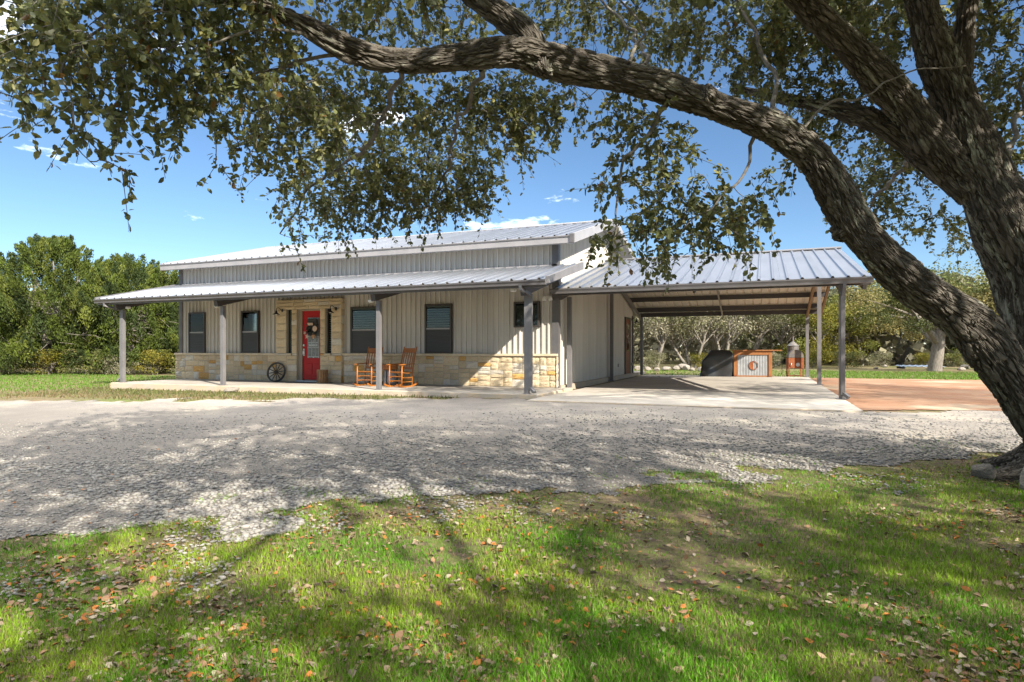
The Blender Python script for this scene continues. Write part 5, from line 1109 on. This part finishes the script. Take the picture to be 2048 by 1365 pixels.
def tri_blades(name, x, y, h, w, col, r):
    V, F1, F2, c = blades(x, y, h, w, col, r); F = np.vstack([F1[:, [0, 1, 2]], F1[:, [0, 2, 3]], F2]); return np_mesh(name, V, F, M['grass'], c)
h = (0.011 + 0.023 * np.clip(lush * 1.6 - 0.35, 0, 1)) * r.uniform(0.5, 1.5, n) * np.where(fine > 0.58, 1.35, 1.0); w = r.uniform(0.0022, 0.0045, n) * (0.8 + d * 0.10)
g = np.array([0.115, 0.285, 0.012]); yl = np.array([0.24, 0.35, 0.025]); dead = np.array([0.30, 0.225, 0.11])
mixk = np.clip((fbm(x * 1.7, y * 1.7, 81, 3) - 0.38) * 3, 0, 1)[:, None]; col = (g * (1 - mixk) + yl * mixk) * r.uniform(0.6, 1.35, n)[:, None]
dk = r.random(n) < np.clip(0.36 - 0.55 * (lush - 0.35), 0.05, 0.4); col[dk] = dead * r.uniform(0.5, 1.2, (int(dk.sum()), 1))
gs = stuff(put('grass', tri_blades('grass', x, y, h, w, col, r))); tag(gs, 'short green grass with dry patches in front of the drive', 'grass')
# lawn strips by the porch, to the left and behind
n = 60000; xs = np.concatenate([r.uniform(-30, -12, 26000), r.uniform(-13.2, -1.2, 10000), r.uniform(6.5, 16, 10000), r.uniform(-6, 20, 14000)])
ys = np.concatenate([r.uniform(-7.5, 4.5, 26000), r.uniform(-5.2, -2.6, 10000), r.uniform(10.9, 20, 10000), r.uniform(11.2, 19, 14000)])
kp = ~in_drive(xs, ys) & ~in_dirt(xs, ys) & ~inside(SLAB, xs, ys) & (r.random(n) < np.where((xs > -13.1) & (ys < -2), 0.6, 1.0)); xs, ys = xs[kp], ys[kp]; n = len(xs)
strip = (xs > -14) & (ys < -2); col = np.where(strip[:, None], np.array([[0.13, 0.14, 0.045]]), np.array([[0.105, 0.20, 0.02]])) * r.uniform(0.65, 1.3, n)[:, None]
dk = r.random(n) < np.where(ys < -4.2, 0.6, 0.12); col[dk] = dead * 0.8 * r.uniform(0.6, 1.1, (int(dk.sum()), 1))
lw = stuff(put('lawn_grass', tri_blades('lawn_grass', xs, ys, r.uniform(0.03, 0.08, n), r.uniform(0.012, 0.03, n), col, r))); tag(lw, 'bright green lawn strips around the house and back yard', 'grass')

# gravel stones lying on the drive
def ico(seed):
    bm = bmesh.new(); bmesh.ops.create_icosphere(bm, subdivisions=1, radius=1.0); rr = random.Random(seed)
    for v in bm.verts: v.co *= rr.uniform(0.72, 1.15)
    bm.verts.ensure_lookup_table(); V = np.array([v.co[:] for v in bm.verts]); F = np.array([[v.index for v in f.verts] for f in bm.faces]); bm.free(); return V, F
ICO = [ico(i) for i in range(5)]
n = 76000; x, y, d = frustum(n, r, 3.0, 11.5); coarse = fbm(x * 0.8, y * 0.8, 91, 3)
inn = in_drive(x, y); spill = ~inn & (in_drive(x + 0.3, y + 1.1) | in_drive(x - 0.5, y + 0.8)) & (fbm(x * 2, y * 2, 93, 3) > 0.55)
prob = np.where(d < 7.0, 1.0, np.clip(1.0 - (d - 7.0) * 0.22, 0.04, 1.0)) * np.where(coarse > 0.40, 1.0, 0.7); prob = np.where(inn, prob, np.where(spill, 0.35, 0.0))
kp = (r.random(n) < prob) & ~inside(SLAB, x, y); x, y, d, coarse = x[kp], y[kp], d[kp], coarse[kp]; n = len(x)
yc = -6.3 + 0.16 * (x + 2) + 0.006 * (x + 2) ** 2; rut = np.minimum(np.abs(y - yc - 0.8), np.abs(y - yc + 0.8)); yc2 = -8.6 + 0.30 * (x - 1) + 0.02 * (x - 1) ** 2; rut = np.minimum(rut, np.abs(y - yc2))
kp = (rut > 0.12 + 0.1 * r.random(n)) | (r.random(n) < 0.5); x, y, d, coarse = x[kp], y[kp], d[kp], coarse[kp]; n = len(x)
size = (0.006 + 0.013 * r.random(n) ** 1.7) * np.where(coarse > 0.47, 1.25, 0.85) * np.where(d > 8, 0.9, 1.1); big = r.random(n) < 0.02; size[big] *= 1.4; size[~in_drive(x, y)] *= 0.7
Vs = []; Fs = []; Cs = []; o = 0; kind = r.integers(0, 5, n)
for k in range(5):
    q = np.where(kind == k)[0]; m_ = len(q); V0, F0 = ICO[k]; a = r.uniform(0, 6.28, m_); sc = np.stack([r.uniform(0.8, 1.4, m_), r.uniform(0.7, 1.1, m_), r.uniform(0.35, 0.65, m_)], 1) * size[q][:, None]
    P = V0[None] * sc[:, None, :]; ca_, sa_ = np.cos(a)[:, None], np.sin(a)[:, None]; X = P[:, :, 0] * ca_ - P[:, :, 1] * sa_; Y = P[:, :, 0] * sa_ + P[:, :, 1] * ca_
    V = np.stack([X + x[q][:, None], Y + y[q][:, None], P[:, :, 2] + (ground_z(x[q], y[q]) + 0.008 + sc[:, 2] * 0.45)[:, None]], -1).reshape(-1, 3)
    Vs.append(V); Fs.append((F0[None] + (np.arange(m_) * len(V0))[:, None, None]).reshape(-1, 3) + o); o += len(V)
    tone = r.uniform(0.65, 1.05, m_)[:, None]; cc = np.where(r.random(m_)[:, None] < 0.75, np.array([[0.305, 0.285, 0.25]]), np.array([[0.235, 0.222, 0.21]])) * tone; Cs.append(np.repeat(cc, len(V0), axis=0))
gv = stuff(put('gravel', np_mesh('gravel', np.vstack(Vs), np.vstack(Fs), M['pebble'], np.vstack(Cs)))); tag(gv, 'loose grey limestone gravel scattered over the drive', 'gravel')

# fallen oak leaves: the nearest ones each their own, the rest as litter
PAL = np.array([[0.24, 0.14, 0.08], [0.29, 0.21, 0.13], [0.20, 0.15, 0.11], [0.33, 0.12, 0.03], [0.16, 0.10, 0.065], [0.31, 0.26, 0.19]])
def litter(x, y, size, r, lift=0.02):
    n = len(x); z = ground_z(x, y) + lift * r.uniform(0.6, 1.6, n); pos = np.stack([x, y, z], 1); a = r.uniform(0, 6.28, n)
    d = np.stack([np.cos(a), np.sin(a), r.normal(size=n) * 0.25], 1); up = np.stack([r.normal(size=n) * 0.35, r.normal(size=n) * 0.35, np.ones(n)], 1)
    x_ = np.cross(d, up); x_ /= np.linalg.norm(x_, axis=1)[:, None]; z_ = np.cross(x_, d); curl = r.uniform(-0.5, 2.2, n)[:, None, None]
    V = pos[:, None] + size[:, None, None] * (LEAF_V[None, :, 0:1] * 1.1 * x_[:, None] + (LEAF_V[None, :, 1:2] - 0.5) * d[:, None] + LEAF_V[None, :, 2:3] * 2.2 * curl * z_[:, None])
    F = (LEAF_F[None] + (np.arange(n) * 6)[:, None, None]).reshape(-1, 4); col = PAL[r.integers(0, len(PAL), n)] * r.uniform(0.6, 1.2, n)[:, None]
    return V.reshape(-1, 3), F, np.repeat(col, 6, axis=0)
x, y, d = frustum(24000, r, 2.0, 9.0); pat = fbm(x * 1.4, y * 1.4, 101, 3); kp = (r.random(len(x)) < np.clip((pat - 0.34) * 3.2, 0.06, 1)) & (~in_drive(x, y) | (r.random(len(x)) < 0.05)); x, y, d = x[kp], y[kp], d[kp]
V, F, c = litter(x, y, r.uniform(0.020, 0.042, len(x)), r, 0.010); lt = stuff(put('leaf_litter', np_mesh('leaf_litter', V, F, M['litter'], c))); tag(lt, 'scattered dry oak leaf litter over the front grass', 'leaf litter')
protos = []
for k in range(10):
    V, F, c = litter(np.zeros(1), np.zeros(1), np.array([0.040]), r); V = V - V.mean(0); c = np.repeat(PAL[[3, 0, 1, 3, 5, 2, 0, 3, 1, 5][k]][None], len(V), 0); protos.append(np_mesh('fallen_leaf', V, F, M['litter'], c))
x, y, d = frustum(900, r, 2.1, 4.6); kp = ~in_drive(x, y); x, y = x[kp][:270], y[kp][:270]
LB = {3: 'bright orange fallen oak leaf curled on the front grass', 0: 'brown fallen oak leaf curled on the front grass', 1: 'tan fallen oak leaf curled on the front grass', 5: 'pale fallen oak leaf curled on the front grass', 2: 'dull grey brown fallen oak leaf on the front grass'}
for i in range(len(x)):
    k = int(r.choice(10, p=[.05, .14, .13, .05, .09, .16, .12, .04, .12, .10])); q = [3, 0, 1, 3, 5, 2, 0, 3, 1, 5][k]; s = float(r.uniform(0.75, 1.25))
    tag(put('fallen_leaf', protos[k], None, (float(x[i]), float(y[i]), float(ground_z(x[i], y[i])) + 0.022), (float(r.normal() * .3), float(r.normal() * .3), float(r.uniform(0, 6.28))), (s, s, s)), LB[q], 'leaf', 'fallen leaves, ' + LB[q].split(' fallen')[0])
